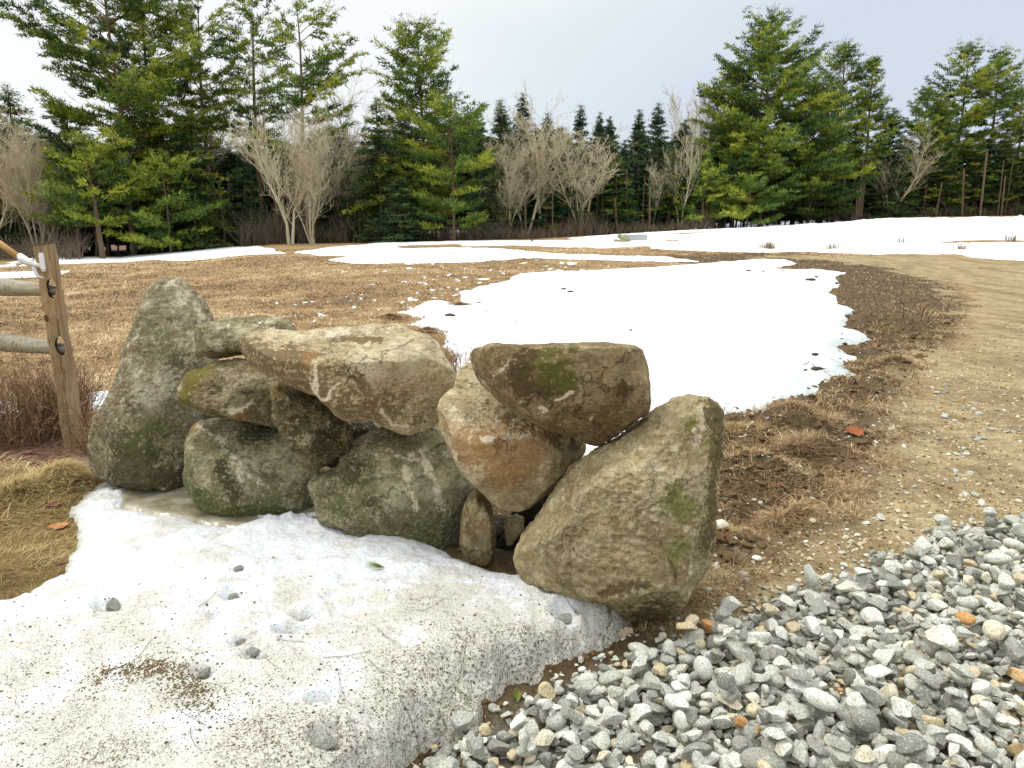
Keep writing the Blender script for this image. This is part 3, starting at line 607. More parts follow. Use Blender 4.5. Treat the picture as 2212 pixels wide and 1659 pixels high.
boulder('boulder', 'long pale tan capstone spanning the middle of the wall, with a white scratched V',
    Z1([(888,450),(905,410),(945,388),(1010,385),(1180,398),(1300,383),(1500,368),(1620,350),(1780,350),(1835,392),(1925,412),(1990,460),(2030,540),(2082,620),(2085,690),(2045,750),(2000,860),(1975,905),(1900,950),(1810,973),(1740,952),(1640,893),(1500,895),(1445,868),(1390,820),(1330,760),(1200,700),(1080,650),(980,590),(910,520)]),
    RM['tan'], .29, bev=[(85,.38),(115,.42),(60,.42),(180,.6),(0,.74),(-35,.66),(-75,.74),(-135,.76)], off=.05, centre=Z1([(1560,600)])[0], seed=17, a=.66, b=.75, facets=4, amp=.010, chip=.002, planes=[(-.05,.80,.60,.55),(-.25,-.15,.95,.86),(.55,-.35,.75,.84),(.0,-.7,.7,.88)],
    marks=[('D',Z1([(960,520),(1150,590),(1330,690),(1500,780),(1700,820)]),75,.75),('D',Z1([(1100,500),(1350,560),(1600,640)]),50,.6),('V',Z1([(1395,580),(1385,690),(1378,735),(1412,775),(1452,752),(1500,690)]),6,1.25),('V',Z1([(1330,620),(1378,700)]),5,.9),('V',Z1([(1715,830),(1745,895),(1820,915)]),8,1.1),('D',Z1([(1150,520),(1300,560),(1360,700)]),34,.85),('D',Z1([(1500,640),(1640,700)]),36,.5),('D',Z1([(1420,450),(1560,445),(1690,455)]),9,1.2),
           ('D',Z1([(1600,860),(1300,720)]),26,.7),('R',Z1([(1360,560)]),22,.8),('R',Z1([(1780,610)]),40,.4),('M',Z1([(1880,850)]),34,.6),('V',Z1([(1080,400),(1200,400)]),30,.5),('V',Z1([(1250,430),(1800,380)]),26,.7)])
boulder('boulder', 'rounded tan boulder with an orange-brown patch, leaning below the dark top slab',
    Z2([(240,300),(250,235),(300,195),(420,190),(560,260),(700,420),(820,500),(930,600),(965,660),(950,700),(870,800),(770,895),(640,990),(560,1020),(480,992),(400,922),(330,862),(270,790),(210,700),(155,545),(137,440),(150,390),(190,355),(228,345)]),
    RM['tan'], .27, bev=[(100,.45),(60,.5),(180,.72),(-90,.62),(-45,.8),(10,.78),(-130,.8)], off=-.01, seed=18, a=.72, facets=4, amp=.009, chip=.0015, planes=[(-.1,.62,.78,.70),(.2,-.05,.98,.86),(.1,-.72,.69,.82)],
    marks=[('R',Z2([(330,640),(600,640),(500,760)]),50,1.2),('V',Z2([(330,585),(440,600),(640,575)]),16,.8),('V',Z2([(230,400),(260,480)]),30,.7),('V',Z2([(690,810)]),14,1),('V',Z2([(200,600),(340,840)]),10,.7),('D',Z2([(430,450),(620,540),(880,640)]),24,.7),('R',Z2([(200,540)]),18,.7)])
boulder('boulder', 'dark flat-topped slab with moss, resting on top at the right end of the wall',
    Z2([(315,140),(330,118),(380,105),(550,106),(750,97),(950,97),(1205,103),(1230,125),(1268,132),(1290,230),(1325,430),(1300,482),(1240,512),(1130,612),(1045,662),(960,658),(920,612),(760,577),(640,522),(520,442),(420,352),(340,262),(318,200)]),
    RM['brown'], .25, bev=[(90,.93),(45,.9),(135,.9),(180,.76),(0,.72),(-45,.74),(-90,.66),(-135,.72)], off=.06, seed=19, a=.6, b=.7, facets=4, amp=.010, chip=.002, planes=[(-.05,-.28,.95,.80),(0,.97,.22,.9),(.6,-.2,.77,.84),(-.6,-.3,.7,.86)],
    marks=[('M',Z2([(740,190),(790,300),(700,260)]),36,1.1),('D',Z2([(620,200),(600,330),(800,330)]),40,.9),('V',Z2([(535,190),(510,240),(465,275)]),4,1.1),('V',Z2([(780,400),(850,365)]),6,1.1),('V',Z2([(960,500)]),7,1.2),('V',Z2([(965,560)]),5,1.2),('M',Z2([(855,120)]),14,1.2),('D',Z2([(1120,350)]),24,.9),
           ('V',Z2([(1030,560)]),12,.6),('V',Z2([(700,440)]),8,.9),('M',Z2([(1000,150)]),30,.4),('D',Z2([(900,450)]),70,.4),('V',Z2([(400,300)]),16,.6)])
boulder('boulder', 'largest boulder, rough tan granite with green lichen, ending the wall by the gravel',
    Z2([(1000,690),(1130,610),(1290,500),(1400,420),(1500,380),(1560,373),(1650,395),(1700,450),(1702,520),(1690,700),(1682,900),(1672,1050),(1650,1200),(1610,1320),(1500,1480),(1380,1640),(1250,1640),(1120,1580),(1040,1520),(950,1470),(800,1420),(600,1390),(565,1290),(578,1180),(640,1115),(720,1005),(800,880),(870,795)]),
    RM['rough'], .33, bev=[(0,.58),(25,.58),(-25,.6),(70,.6),(130,.72),(180,.74),(-90,.8),(-130,.82)], off=.03, centre=Z2([(1180,960)])[0], seed=20, a=.62, b=.72, facets=3, amp=.013, chip=.0065, planes=[(.82,-.09,.56,.62),(-.12,.02,.99,.78),(-.3,.75,.6,.84),(-.7,-.2,.66,.9),(.1,-.75,.66,.82)], rimkeep=True,
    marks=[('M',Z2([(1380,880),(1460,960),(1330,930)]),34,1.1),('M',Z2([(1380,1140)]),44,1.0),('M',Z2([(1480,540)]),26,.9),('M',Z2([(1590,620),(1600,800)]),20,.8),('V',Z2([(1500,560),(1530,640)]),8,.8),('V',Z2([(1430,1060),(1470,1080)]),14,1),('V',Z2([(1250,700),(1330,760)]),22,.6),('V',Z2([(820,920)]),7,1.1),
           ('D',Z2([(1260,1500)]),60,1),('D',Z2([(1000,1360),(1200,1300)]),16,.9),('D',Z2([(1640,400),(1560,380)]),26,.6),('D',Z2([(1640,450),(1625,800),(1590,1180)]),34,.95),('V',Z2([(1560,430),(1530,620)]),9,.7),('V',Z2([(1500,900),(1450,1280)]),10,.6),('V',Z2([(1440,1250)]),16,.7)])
boulder('boulder', 'small upright brown stone filling the gap left of the tiny wedge stone',
    Z2([(340,880),(390,920),(430,970),(452,1060),(455,1170),(440,1270),(400,1330),(300,1290),(265,1200),(270,1060),(292,950)]),
    RM['brown'], .13, off=.0, seed=21, a=.7, facets=6, amp=.008, sub=ICO6, marks=[('R',Z2([(385,1075)]),9,1.3),('V',Z2([(360,1180)]),12,.6)])
boulder('boulder', 'tiny pointed wedge stone deep in the dark gap under the rounded tan boulder',
    Z2([(500,1095),(525,1050),(570,1038),(612,1058),(608,1120),(560,1180),(525,1212),(512,1180)]),
    RM['brown'], .09, off=-.10, seed=22, a=.6, facets=6, amp=.005, sub=ICO6)
# stones added behind the wall's gaps, their near-black colour standing in for shade
for i, (q, rx, lab) in enumerate([(Z1([(1300,1330)])[0], 75, 'added shade-coloured stone between the two broad bottom boulders'), (Z2([(760,1020)])[0], 85, 'added shade-coloured stone in the dark gap left of the largest boulder'), (Z2([(480,1180)])[0], 70, 'added shade-coloured stone above the small upright stone'), (Z1([(1000,930)])[0], 90, 'added shade-coloured stone over the lower-left boulder'), (Z1([(1500,1010)])[0], 80, 'added shade-coloured stone behind the dark wedge'), (Z2([(560,1180)])[0], 60, 'added shade-coloured stone behind the tiny wedge'), (Z1([(760,860)])[0], 75, 'added shade-coloured stone behind the pointed mossy boulder')]):
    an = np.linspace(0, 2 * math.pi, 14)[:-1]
    boulder('boulder', lab, [(q[0] + rx * math.cos(t) * (1 + .1 * math.sin(3 * t)), q[1] + rx * .75 * math.sin(t)) for t in an], RM['gap_shade'], .22, off=-.36, seed=30 + i, sub=ICO6, facets=8)

# ------------------------------------------------------------------ crushed stone pile, laid stone upon stone
def gravel_material(name='crushed_granite'):
    n = NT(name); t = n.attr('tone')
    base = n.ramp(t, [(0.0, srgb(104, 104, 96)), (.2, srgb(146, 146, 134)), (.45, srgb(194, 194, 180)), (.62, srgb(226, 226, 214)), (.74, srgb(212, 200, 170)), (.86, srgb(196, 174, 128)), (.94, srgb(202, 144, 72)), (1.0, srgb(160, 112, 92))])
    n.t.nodes[-1].color_ramp.interpolation = 'LINEAR'
    f = n.noise(190, 3, .8); m = n.noise(45, 5, .7)
    c = n.mix(n.ramp(f, [(.50, 0.0), (.64, .62)]), base, srgb(86, 88, 80))
    c = n.mix(n.ramp(f, [(.32, .6), (.45, 0.0)]), c, srgb(232, 232, 222))
    c = n.mix(n.ramp(m, [(.45, 0.0), (.7, .45)]), c, srgb(140, 134, 108))
    return n.out(c, .85, n.bump(f, .35, .0025, n.bump(m, .6, .006)), .3)
M_GRAVEL = gravel_material()
ICO4, ICO3 = ico(4), ico(3)
rs = np.random.RandomState(7)
def stone_shape(seed, sub=ICO4, rnd=False):
    r = np.random.RandomState(seed); V = sub[0].copy(); F = sub[1]
    if not rnd:
        for i in range(r.randint(7, 11)):
            v = r.normal(size=3); v /= np.linalg.norm(v); s = V @ v; lim = r.uniform(.34, .72)
            V = V - np.outer(np.maximum(s - lim, 0), v)
    else: V = V * (1 + .08 * fbm(V[:, 0] * 1.4 + seed, V[:, 1] * 1.4, V[:, 2] * 1.4, octv=2, seed=seed))[:, None]
    V = V + vnormals(V, F) * (.014 * fbm(V[:, 0] * 4 + seed, V[:, 1] * 4, V[:, 2] * 4, octv=3, seed=seed))[:, None]
    return V / np.abs(V).max(0)
NVAR = 16
SH4 = [stone_shape(100 + i, ICO4, i >= 14) for i in range(NVAR)]; SH3 = [stone_shape(100 + i, ICO3, i >= 14) for i in range(NVAR)]
gp = GP['gravel']; gx0, gy0 = -1.0, 1.0; CE = .006; gw, gh = int(5.2 / CE), int(3.4 / CE)
HX, HY = np.meshgrid(gx0 + (np.arange(gw) + .5) * CE, gy0 + (np.arange(gh) + .5) * CE)
HM = Hg(HX, HY); GSD = sdf(gp, HX, HY, 1.5); HM0 = HM.copy()
bt, bs = bank_T(HX, HY); HM = np.where(bs > 0, np.maximum(HM, np.minimum(HM, .03) + bt), HM)
BSD = bs
def rot_rand(tilt):
    az_ = rs.uniform(0, 2 * math.pi); ax = rs.normal(0, tilt); ay = rs.normal(0, tilt)
    cz, sz, cx, sx, cy, sy = math.cos(az_), math.sin(az_), math.cos(ax), math.sin(ax), math.cos(ay), math.sin(ay)
    return np.array([[1, 0, 0], [0, cx, -sx], [0, sx, cx]]) @ np.array([[cy, 0, sy], [0, 1, 0], [-sy, 0, cy]]) @ np.array([[cz, -sz, 0], [sz, cz, 0], [0, 0, 1]])
def drop(x, y, ab, M, pct):
    a, b, c = ab; Q = M @ np.diag([a * a, b * b, c * c]) @ M.T
    rx, ry = math.sqrt(Q[0, 0]), math.sqrt(Q[1, 1])
    i0, i1 = int((x - rx - gx0) / CE), int((x + rx - gx0) / CE) + 1; j0, j1 = int((y - ry - gy0) / CE), int((y + ry - gy0) / CE) + 1
    if i0 < 0 or j0 < 0 or i1 >= gw or j1 >= gh: return None
    X, Y = HX[j0:j1, i0:i1] - x, HY[j0:j1, i0:i1] - y
    A = np.linalg.inv(Q); c2 = A[2, 2]; b2 = A[0, 2] * X + A[1, 2] * Y; c0 = A[0, 0] * X * X + 2 * A[0, 1] * X * Y + A[1, 1] * Y * Y - 1
    disc = b2 * b2 - c2 * c0; ok = disc > 0
    if ok.sum() < 4: return None
    sq = np.sqrt(np.maximum(disc, 0)); lo = (-b2 - sq) / c2; hi = (-b2 + sq) / c2
    z = np.percentile((HM[j0:j1, i0:i1] - lo)[ok], pct)
    sl = HM[j0:j1, i0:i1]; sl[ok] = np.maximum(sl[ok], (z + hi * .9)[ok]); return z, rx
stones = []      # x, y, z, (a,b,c), M, variant, tone
def tone():
    u = rs.rand()
    if u < .86: return rs.beta(1.5, 1.2) * .68
    if u < .994: return rs.uniform(.62, .84)
    return rs.uniform(.84, .97)
tries = 0
for layer, (cnt, lo_, hi_, pct) in enumerate([(4200, .008, .016, 50), (2600, .015, .026, 46), (2300, .018, .033, 55), (750, .024, .043, 62)]):
    k = 0
    while k < cnt and tries < 110000:
        tries += 1
        x, y = rs.uniform(gx0, gx0 + 5.2), rs.uniform(gy0, gy0 + 3.4)
        i, j = int((x - gx0) / CE), int((y - gy0) / CE); s = GSD[min(j, gh - 1), min(i, gw - 1)]
        if s < -.02 - .05 * rs.rand() ** 2 or (layer and s < .02 + .10 * rs.rand()) : 
            if not (s > -.28 and rs.rand() < .012): continue
        if BSD[min(j, gh - 1), min(i, gw - 1)] > -.022: continue
        a_ = rs.uniform(lo_, hi_) * (1 + .35 * (rs.rand() < .12)); b_2 = a_ * rs.uniform(.58, .9); c_2 = a_ * rs.uniform(.40, .66)
        M = rot_rand(.30 if rs.rand() < .8 else .7); q = drop(x, y, (a_, b_2, c_2), M, pct)
        if q is None: continue
        va = rs.randint(0, 14) if rs.rand() < .93 else rs.randint(14, 16)
        stones.append([x, y, q[0], (a_, b_2, c_2), M, va, tone()]); k += 1
# hand-placed ones of note
def place(px, py, abc, tn, va, tilt=.2, hh=.05):
    P = hit(px, py, hh); M = rot_rand(tilt); q = drop(P[0], P[1], abc, M, 88)
    return None if q is None else [P[0], P[1], q[0], abc, M, va, tn]
special = []
for (px, py, abc, tn, va, lab) in [
    (2078,1392,(.036,.022,.018),.94,14,'bright orange-tan stone in the upper right of the gravel pile'),
    (1596,1605,(.022,.020,.018),.95,3,'small rusty orange stone near the bottom middle of the gravel pile'),
    (2135,1445,(.040,.032,.026),.72,15,'large smooth egg-shaped cream stone near the right edge of the gravel pile'),
    (1765,1592,(.050,.027,.022),.56,14,'long oval pale stone lying diagonally in the lower gravel pile'),
    (2150,1245,(.050,.036,.022),.50,15,'broad rounded greyish stone high on the right of the gravel pile'),
    (2205,1500,(.048,.025,.018),.90,5,'flat ochre stone at the right edge of the gravel pile'),
    (1005,1568,(.038,.030,.026),.30,4,'big blocky grey-green stone beside the melting bank edge'),
    (1530,1262,(.020,.018,.012),.4,2,'small grey stone among straw right of the largest boulder')]:
    q = place(px, py, abc, tn, va)
    if q: special.append((q, lab))
def occl_vis(s):
    i, j = int((s[0] - gx0) / CE), int((s[1] - gy0) / CE); return HM[j, i] - (s[2] + s[3][2] * .5)
def in_view(s, m=0):
    d = np.array(s[:3]) - CAM; z = d @ FWD; px = W2 + FPX * (d @ RGT) / z; py = H2 - FPX * (d @ UPV) / z
    return -m < px < 2212 + m and py < 1680 + m, z, px, py
cand = []
for i_, s in enumerate(stones):
    v, z, px, py = in_view(s)
    if v and occl_vis(s) < .012 and GSD[int((s[1] - gy0) / CE), int((s[0] - gx0) / CE)] > -.05: cand.append((s[3][0] * s[3][1] / z ** 2, i_))
cand.sort(reverse=True); indiv = set(i_ for _, i_ in cand[:285])
def tone_word(t): return ('dark grey' if t < .16 else 'mid grey' if t < .34 else 'light grey' if t < .5 else 'whitish' if t < .64 else 'cream' if t < .76 else 'tan' if t < .88 else 'orange-brown')
toneV = {}
def stone_mesh(va, tn):
    tq = round(tn * 12) / 12; key = (va, tq)
    if key not in toneV:
        m = mesh('stone', SH4[va], ICO4[1], M_GRAVEL, va >= 14, {'tone': np.full(len(SH4[va]), tq)})
        toneV[key] = m
    return toneV[key], tq
from mathutils import Matrix
def stone_obj(s, label, group, cat='stone', mat=None):
    # real-size shapes so the grain keeps its scale: the mesh is baked at the stone's own size
    x, y, z, abc, M, va, tn = s
    V = (SH4[va] * abc) @ M.T
    me_ = mesh('stone', V, ICO4[1], mat or M_GRAVEL, va >= 14, {'tone': np.full(len(V), tn)})
    o = obj('stone', me_, loc=(x, y, z)); return tag(o, label, cat, group)
for i_ in sorted(indiv):
    s = stones[i_]
    shape = 'rounded' if s[5] >= 14 else ('flat slabby' if s[3][2] / s[3][0] < .46 else 'elongated angular' if s[3][1] / s[3][0] < .68 else 'chunky angular')
    _, _, px_, py_ = in_view(s)
    col_ = 'beside the snow bank' if px_ < 1330 else 'below the largest boulder' if px_ < 1640 else 'near its middle' if px_ < 1930 else 'at the right side'
    row_ = 'upper edge' if py_ < 1330 + max(0, 1900 - px_) * .16 else 'bottom strip' if py_ > 1560 else 'broad slope'
    sz_ = 'large' if s[3][0] > .037 else 'medium' if s[3][0] > .029 else 'small'
    stone_obj(s, f'{sz_} {tone_word(s[6])} {shape} stone on the pile\'s {row_} {col_}', 'crushed stones of the gravel pile')
for s, lab in special: stone_obj(s, lab, 'crushed stones of the gravel pile')
def merge_stones(lst, name, label, cat=None, sub=(SH3, ICO3[1]), mat=None):
    Vs, Fs, Ts, o_ = [], [], [], 0
    for x, y, z, abc, M, va, tn in lst:
        V = (sub[0][va] * abc) @ M.T + [x, y, z]; Vs.append(V); Fs.append(sub[1] + o_); Ts.append(np.full(len(V), tn)); o_ += len(V)
    return tag(obj(name, mesh(name, np.vstack(Vs), np.vstack(Fs), mat or M_GRAVEL, False, {'tone': np.concatenate(Ts)})), label, cat, kind='stuff')
merge_stones([s for i_, s in enumerate(stones) if i_ not in indiv], 'gravel', 'crushed grey stone filling the pile between the larger stones', 'gravel')

# loose stones on the track, grouped as they lie
loose = []
for cx, cy, n_, rx, ry, sz in [(2045,858,3,22,10,.026),(2085,885,6,40,14,.026),(2040,905,2,10,4,.03),(2110,945,6,35,15,.030),(2075,975,3,16,10,.028),(2190,935,4,25,12,.026),(2000,945,3,40,14,.02),
                                (2080,1030,4,40,12,.024),(2110,1085,3,30,18,.026),(1940,1105,1,4,4,.022),(2180,885,3,30,10,.02),(1960,960,3,30,14,.017),(2085,1150,2,40,6,.02),(1860,1195,2,60,8,.016),
                                (1650,1010,2,40,14,.02),(1700,985,1,4,4,.024),(1640,960,2,30,8,.02),(1745,1075,1,4,4,.018),(1660,940,1,3,3,.024),(1700,870,1,3,3,.018),(2050,830,2,40,8,.018),(1895,1030,3,60,20,.016),(1960,1060,3,50,20,.014)]:
    for q in range(n_):
        wh_ = ('against the torn turf beside the wall' if cx < 1760 else 'on the track in front of the pile' if cy > 1020 else 'on the track near the right edge' if cx > 2150 else 'in the upper cluster on the track' if cy < 880 else 'in the middle cluster on the track')
        P = hit(cx + rs.uniform(-rx, rx), cy + rs.uniform(-ry, ry)); a_ = sz * rs.uniform(.75, 1.25)
        sz = max(sz, .02)
        loose.append([P[0], P[1], Hg1(P[0], P[1]) + a_ * .18, (a_, a_ * rs.uniform(.6, .85), a_ * rs.uniform(.35, .55)), rot_rand(.2), rs.randint(0, 14), rs.uniform(.05, .5), wh_])
for s in loose: stone_obj(s[:7], f"{tone_word(s[6])} {'flat' if s[3][2] < .45 * s[3][0] else 'blocky'} {'larger' if s[3][0] > .024 else 'small'} loose stone {s[7]}", 'loose stones on the track')
for px, py, abc, tn, va, lab in [(1555,1168,(.042,.034,.028),.68,15,'smooth cream pebble beside the rust-brown leaf at the largest boulder'), (210,1030,(.030,.026,.022),.55,3,'whitish stone at the foot of the standing boulder, by the snow tip'),
        (1740,1180,(.02,.014,.01),.6,4,'flat pale stone alone on the sandy track left of the gravel pile'),(1545,1222,(.030,.018,.008),.62,6,'thin pale flat stone right of the largest boulder'),(1635,1215,(.030,.020,.010),.62,14,'flat cream pebble between the largest boulder and the gravel pile'),
        (250,1022,(.02,.014,.012),.15,5,'dark pebble at the foot of the standing boulder')]:
    P = hit(px, py); stone_obj([P[0], P[1], Hg1(P[0], P[1]) + abc[2] * .5, abc, rot_rand(.15), va, tn], lab, None)
# dark stones down in the melt holes
for k, (px, py, tn) in enumerate([(515,1225,.05),(507,1280,.1),(240,1311,.02),(522,1387,.05),(628,1370,.45),(662,1334,.3),(550,1412,.2),(568,1420,.3),(440,1450,.0),(690,1524,.9),(704,1584,.2),(1222,1334,.25)]):
    P, hr_, hd_ = HO[[0,1,3,4,6,7,8,9,10,11,12,13][k]]; P = P + P / np.linalg.norm(P) * hr_ * .38; a_ = [.020,.026,.034,.024,.034,.022,.022,.02,.026,.03,.036,.03][k] * 1.15
    zc = Hg1(P[0], P[1]); t_, s_ = bank_T(np.array([P[0]]), np.array([P[1]]))
    where = ['in the highest melt hole of the snow bank','in the second highest melt hole of the snow bank','in the melt hole nearest the left grass edge','in the left hole of the middle cluster of melt holes','in the biggest melt hole of the middle cluster','in the upper right hole of the middle cluster','in the lower left hole of the middle cluster','in the lower right hole of the middle cluster','lying dark on the snow below the middle cluster of holes','rusty, in the large hole low on the snow bank','in the lowest melt hole of the snow bank','in the twin hole near the right tip of the snow bank'][k]
    stone_obj([P[0], P[1], min(zc, .03) + t_[0] + a_ * .22 + hd_ * .12, (a_, a_ * .75, a_ * .5), rot_rand(.3), k, tn * .7 + .0], 'stone ' + where, 'stones melted into the snow bank')
# fine grit, pebbles and crumbs
def scatter_px(n_, poly_px, key):
    p = GP[key] if isinstance(key, str) else key
    out = []; mn, mxx = p.min(0), p.max(0); return mn, mxx
def scatter(n_, key, dmin, dmax, inset=0.0, xl=1.0):
    """points spread evenly as seen from the track's near end, thinning with distance"""
    X, Y = [], []; got = 0
    while got < n_:
        d = np.exp(rs.uniform(math.log(dmin), math.log(dmax), n_ * 2)); a = rs.uniform(-.72, .72, n_ * 2); x, y = np.sin(a) * d, np.cos(a) * d
        m = sdf(GP[key], x, y) > inset; X.append(x[m]); Y.append(y[m]); got += m.sum()
        if m.sum() == 0: break
    X, Y = np.concatenate(X)[:n_], np.concatenate(Y)[:n_]; return X, Y
def pebbles(n_, key, dmin, dmax, s0, s1, t0, t1, inset=0.0):
    X, Y = scatter(n_, key, dmin, dmax, inset); Z = Hg(X, Y); L = []
    for x, y, z in zip(X, Y, Z):
        a_ = s0 + (s1 - s0) * rs.rand() ** 3; a_ *= max(1, math.hypot(x, y) / 6) ** .5
        L.append([x, y, z + a_ * .15, (a_, a_ * rs.uniform(.6, .9), a_ * rs.uniform(.3, .6)), rot_rand(.3), rs.randint(0, 16), rs.uniform(t0, t1)])
    return L
SH2 = [stone_shape(100 + i, ico(2), i >= 14) for i in range(NVAR)]; I2 = ico(2)[1]
merge_stones(pebbles(5200, 'road', 2.2, 14, .003, .016, .72, .90) + pebbles(900, 'churn', 2.4, 10, .004, .018, .3, .8) + pebbles(500, 'under', 1.7, 4, .003, .014, .6, .9) + pebbles(1500, 'road', 2.2, 9, .006, .020, .66, .9), 'grit', 'sandy grit and small pebbles over the track', 'grit', (SH2, I2))

M_SOIL = (lambda n: n.out(n.mix(n.noise(38, 4, .7), srgb(58, 42, 26), srgb(128, 102, 66)), .95, n.bump(n.noise(60, 4), .8, .008)))(NT('soil_lumps'))
merge_stones(pebbles(900, 'under', 1.7, 4, .003, .018, 0, 1) + pebbles(2600, 'churn', 2.4, 14, .008, .040, 0, 1) + pebbles(3800, 'road', 2.2, 12, .003, .012, 0, 1), 'soil_lumps', 'dark lumps of soil and turf beside the track', 'soil', (SH2, I2), M_SOIL)

# ------------------------------------------------------------------ trees
def foliage_material(name, dark, mid, lite):
    n = NT(name); t = n.attr('tone')
    c = n.ramp(n.math('ADD', t, n.math('MULTIPLY_ADD', n.noise(.8, 3), .3, -.15)), [(0.05, dark), (.5, mid), (.95, lite)])
    m = n.out(c, .65, None, .25)
    return m
M_PINE = foliage_material('pine_needles', srgb(34, 58, 32), srgb(88, 118, 44), srgb(170, 174, 62))
M_HEM = foliage_material('hemlock_needles', srgb(26, 48, 28), srgb(66, 92, 36), srgb(144, 142, 50))
M_DARK = foliage_material('spruce_needles', srgb(26, 46, 32), srgb(50, 78, 46), srgb(96, 116, 56))
n = NT('pine_bark'); M_BARK = n.out(n.mix(n.noise(6, 5, .7, vec=n.stretch((4, 4, .8))), srgb(70, 58, 46), srgb(142, 122, 96)), .95)
n = NT('pale_bark'); M_PALE = n.out(n.mix(n.noise(5, 4, .7, vec=n.stretch((2, 2, .8))), srgb(162, 150, 120), srgb(232, 220, 188)), .9)
n = NT('brown_twigs'); M_TWIG = n.out(n.mix(n.noise(2, 4, .7), srgb(110, 92, 72), srgb(160, 138, 108)), .9)

def frames(D):
    ref = np.where(np.abs(D[:, 2:3]) > .9, np.array([[1.0, 0, 0]]), np.array([[0, 0, 1.0]]))
    A = np.cross(D, ref); A /= np.linalg.norm(A, axis=1, keepdims=True) + 1e-9
    return A, np.cross(A, D)
def blades(P, D, L, Wd, rng, tone_):
    """thin pointed leaves: base P, direction D, length L, width Wd -> V, F(tri), tone"""
    A, B = frames(D); th = rng.uniform(0, 2 * math.pi, len(P))[:, None]; S = A * np.cos(th) + B * np.sin(th)
    V = np.stack([P - S * Wd[:, None] * .5, P + S * Wd[:, None] * .5, P + D * L[:, None]], 1).reshape(-1, 3)
    F = np.arange(len(P) * 3).reshape(-1, 3); return V, F, np.repeat(tone_, 3)
def unit(v): return v / (np.linalg.norm(v, axis=-1, keepdims=True) + 1e-9)
def conifer(h, prof, seed, kind='pine', bare=.12, dens=1.0, spread=1.0, lean=0.0, gaps=.12, leafsz=1.0, trunk_r=None):
    """prof: list of (height fraction, reach in metres). Returns wood (V,F) and leaf (V,F,tone)"""
    rng = np.random.RandomState(seed)
    tr = trunk_r or h * .0115
    zs = np.linspace(0, h, 12); tx = lean * zs + .012 * h * np.sin(zs / h * 5 + seed) * (zs / h); ty = .01 * h * np.cos(zs / h * 4 + seed) * (zs / h)
    TP = np.stack([tx, ty, zs], 1); TR = tr * (1 - zs / h) ** .8 + .015
    at = lambda z: np.array([np.interp(z, zs, tx), np.interp(z, zs, ty), z])
    pf, pr = [p[0] for p in prof], [p[1] for p in prof]
    S0, S1, R0, R1 = [], [], [], []; LP, LD, LT, LS = [], [], [], []
    step = {'pine': .56, 'hem': .34, 'spruce': .32}[kind] / dens
    z = h * bare
    while z < h * .995:
        fz = z / h; reach = np.interp(fz, pf, pr)
        nb = {'pine': 7, 'hem': 6, 'spruce': 6}[kind]
        a0 = rng.uniform(0, 6.28)
        for b in range(nb):
            if rng.rand() < gaps: continue
            az_ = a0 + b * 2 * math.pi / nb + rng.normal(0, .3)
            Lb = reach * rng.uniform(.55, 1.15) * spread + .10
            zz_ = z + rng.uniform(-.5, .5) * step
            if kind == 'pine': up0 = np.interp(fz, [0, .5, .85, 1], [-.02, .18, .6, 1.3]) + rng.normal(0, .10); curl = .16
            elif kind == 'hem': up0 = np.interp(fz, [0, .6, 1], [-.10, .1, .7]); curl = -.22
            else: up0 = np.interp(fz, [0, .6, 1], [-.28, -.05, .6]); curl = .08
            s = np.linspace(0, 1, 6)
            dh = np.array([math.cos(az_), math.sin(az_), 0])
            pts = at(max(zz_, .1)) + dh * (s * Lb)[:, None] + np.array([0, 0, 1.0]) * (Lb * (up0 * s + curl * s ** 2))[:, None]
            pts[1:, :2] += rng.normal(0, .04 * Lb, (5, 2))
            rb = max(.012, .022 * Lb * .6)
            S0.append(pts[:-1]); S1.append(pts[1:]); rr = rb * (1 - s * .85); R0.append(rr[:-1]); R1.append(rr[1:])
            # side sprays, carrying foliage on the outer part
            st = {'pine': .28, 'hem': .14, 'spruce': .15}[kind] if Lb > 1.2 else .1
            ns_ = max(3, int(Lb * (1 - st) / ({'pine': .22, 'hem': .22, 'spruce': .22}[kind])))
            u = np.linspace(st, 1.0, ns_)
            tb = np.clip(rng.normal(.46, .24), .02, 1)
            for ui in u:
                p = np.array([np.interp(ui, s, pts[:, k_]) for k_ in range(3)])
                side = rng.choice([-1, 1]); w = ((.42 if kind == 'pine' else .34) * Lb * (1.15 - ui) + .22) * min(1, .25 + Lb * .6)
                sl = w * rng.uniform(.5, 1.1); sd_ = unit(dh * .75 + np.cross(dh, [0, 0, 1]) * side * rng.uniform(.5, 1.1) + np.array([0, 0, rng.uniform(-.08, .20)]))
                q = max(2, int(sl / (.17 if kind == 'pine' else .15)))
                c_ = p + sd_ * (np.linspace(.15, 1, q) * sl)[:, None]
                if sl > .5: S0.append(p[None]); S1.append(c_[-1:] ); R0.append([.010]); R1.append([.004])
                LP.append(c_); LD.append(np.repeat(sd_[None], q, 0)); LT.append(np.full(q, tb + rng.normal(0, .07))); LS.append(np.full(q, 1.0))
        z += step * rng.uniform(.75, 1.3) * (1.25 if reach > 2 else 1)
    LP, LD, LT = np.concatenate(LP), np.concatenate(LD), np.concatenate(LT)
    k = {'pine': 11, 'hem': 8, 'spruce': 7}[kind]
    P = np.repeat(LP, k, 0) + rng.normal(0, .10, (len(LP) * k, 3)) * [1, 1, .5]; D = np.repeat(LD, k, 0)
    if kind == 'pine': D = unit(D * .7 + rng.normal(0, .60, D.shape) + [0, 0, .5])
    else: D = unit(D + rng.normal(0, .45, D.shape) + [0, 0, -.15])
    T = np.clip(np.repeat(LT, k) + rng.normal(0, .10, len(P)) + (.16 if kind == 'pine' else .05) * D[:, 2], 0, 1)
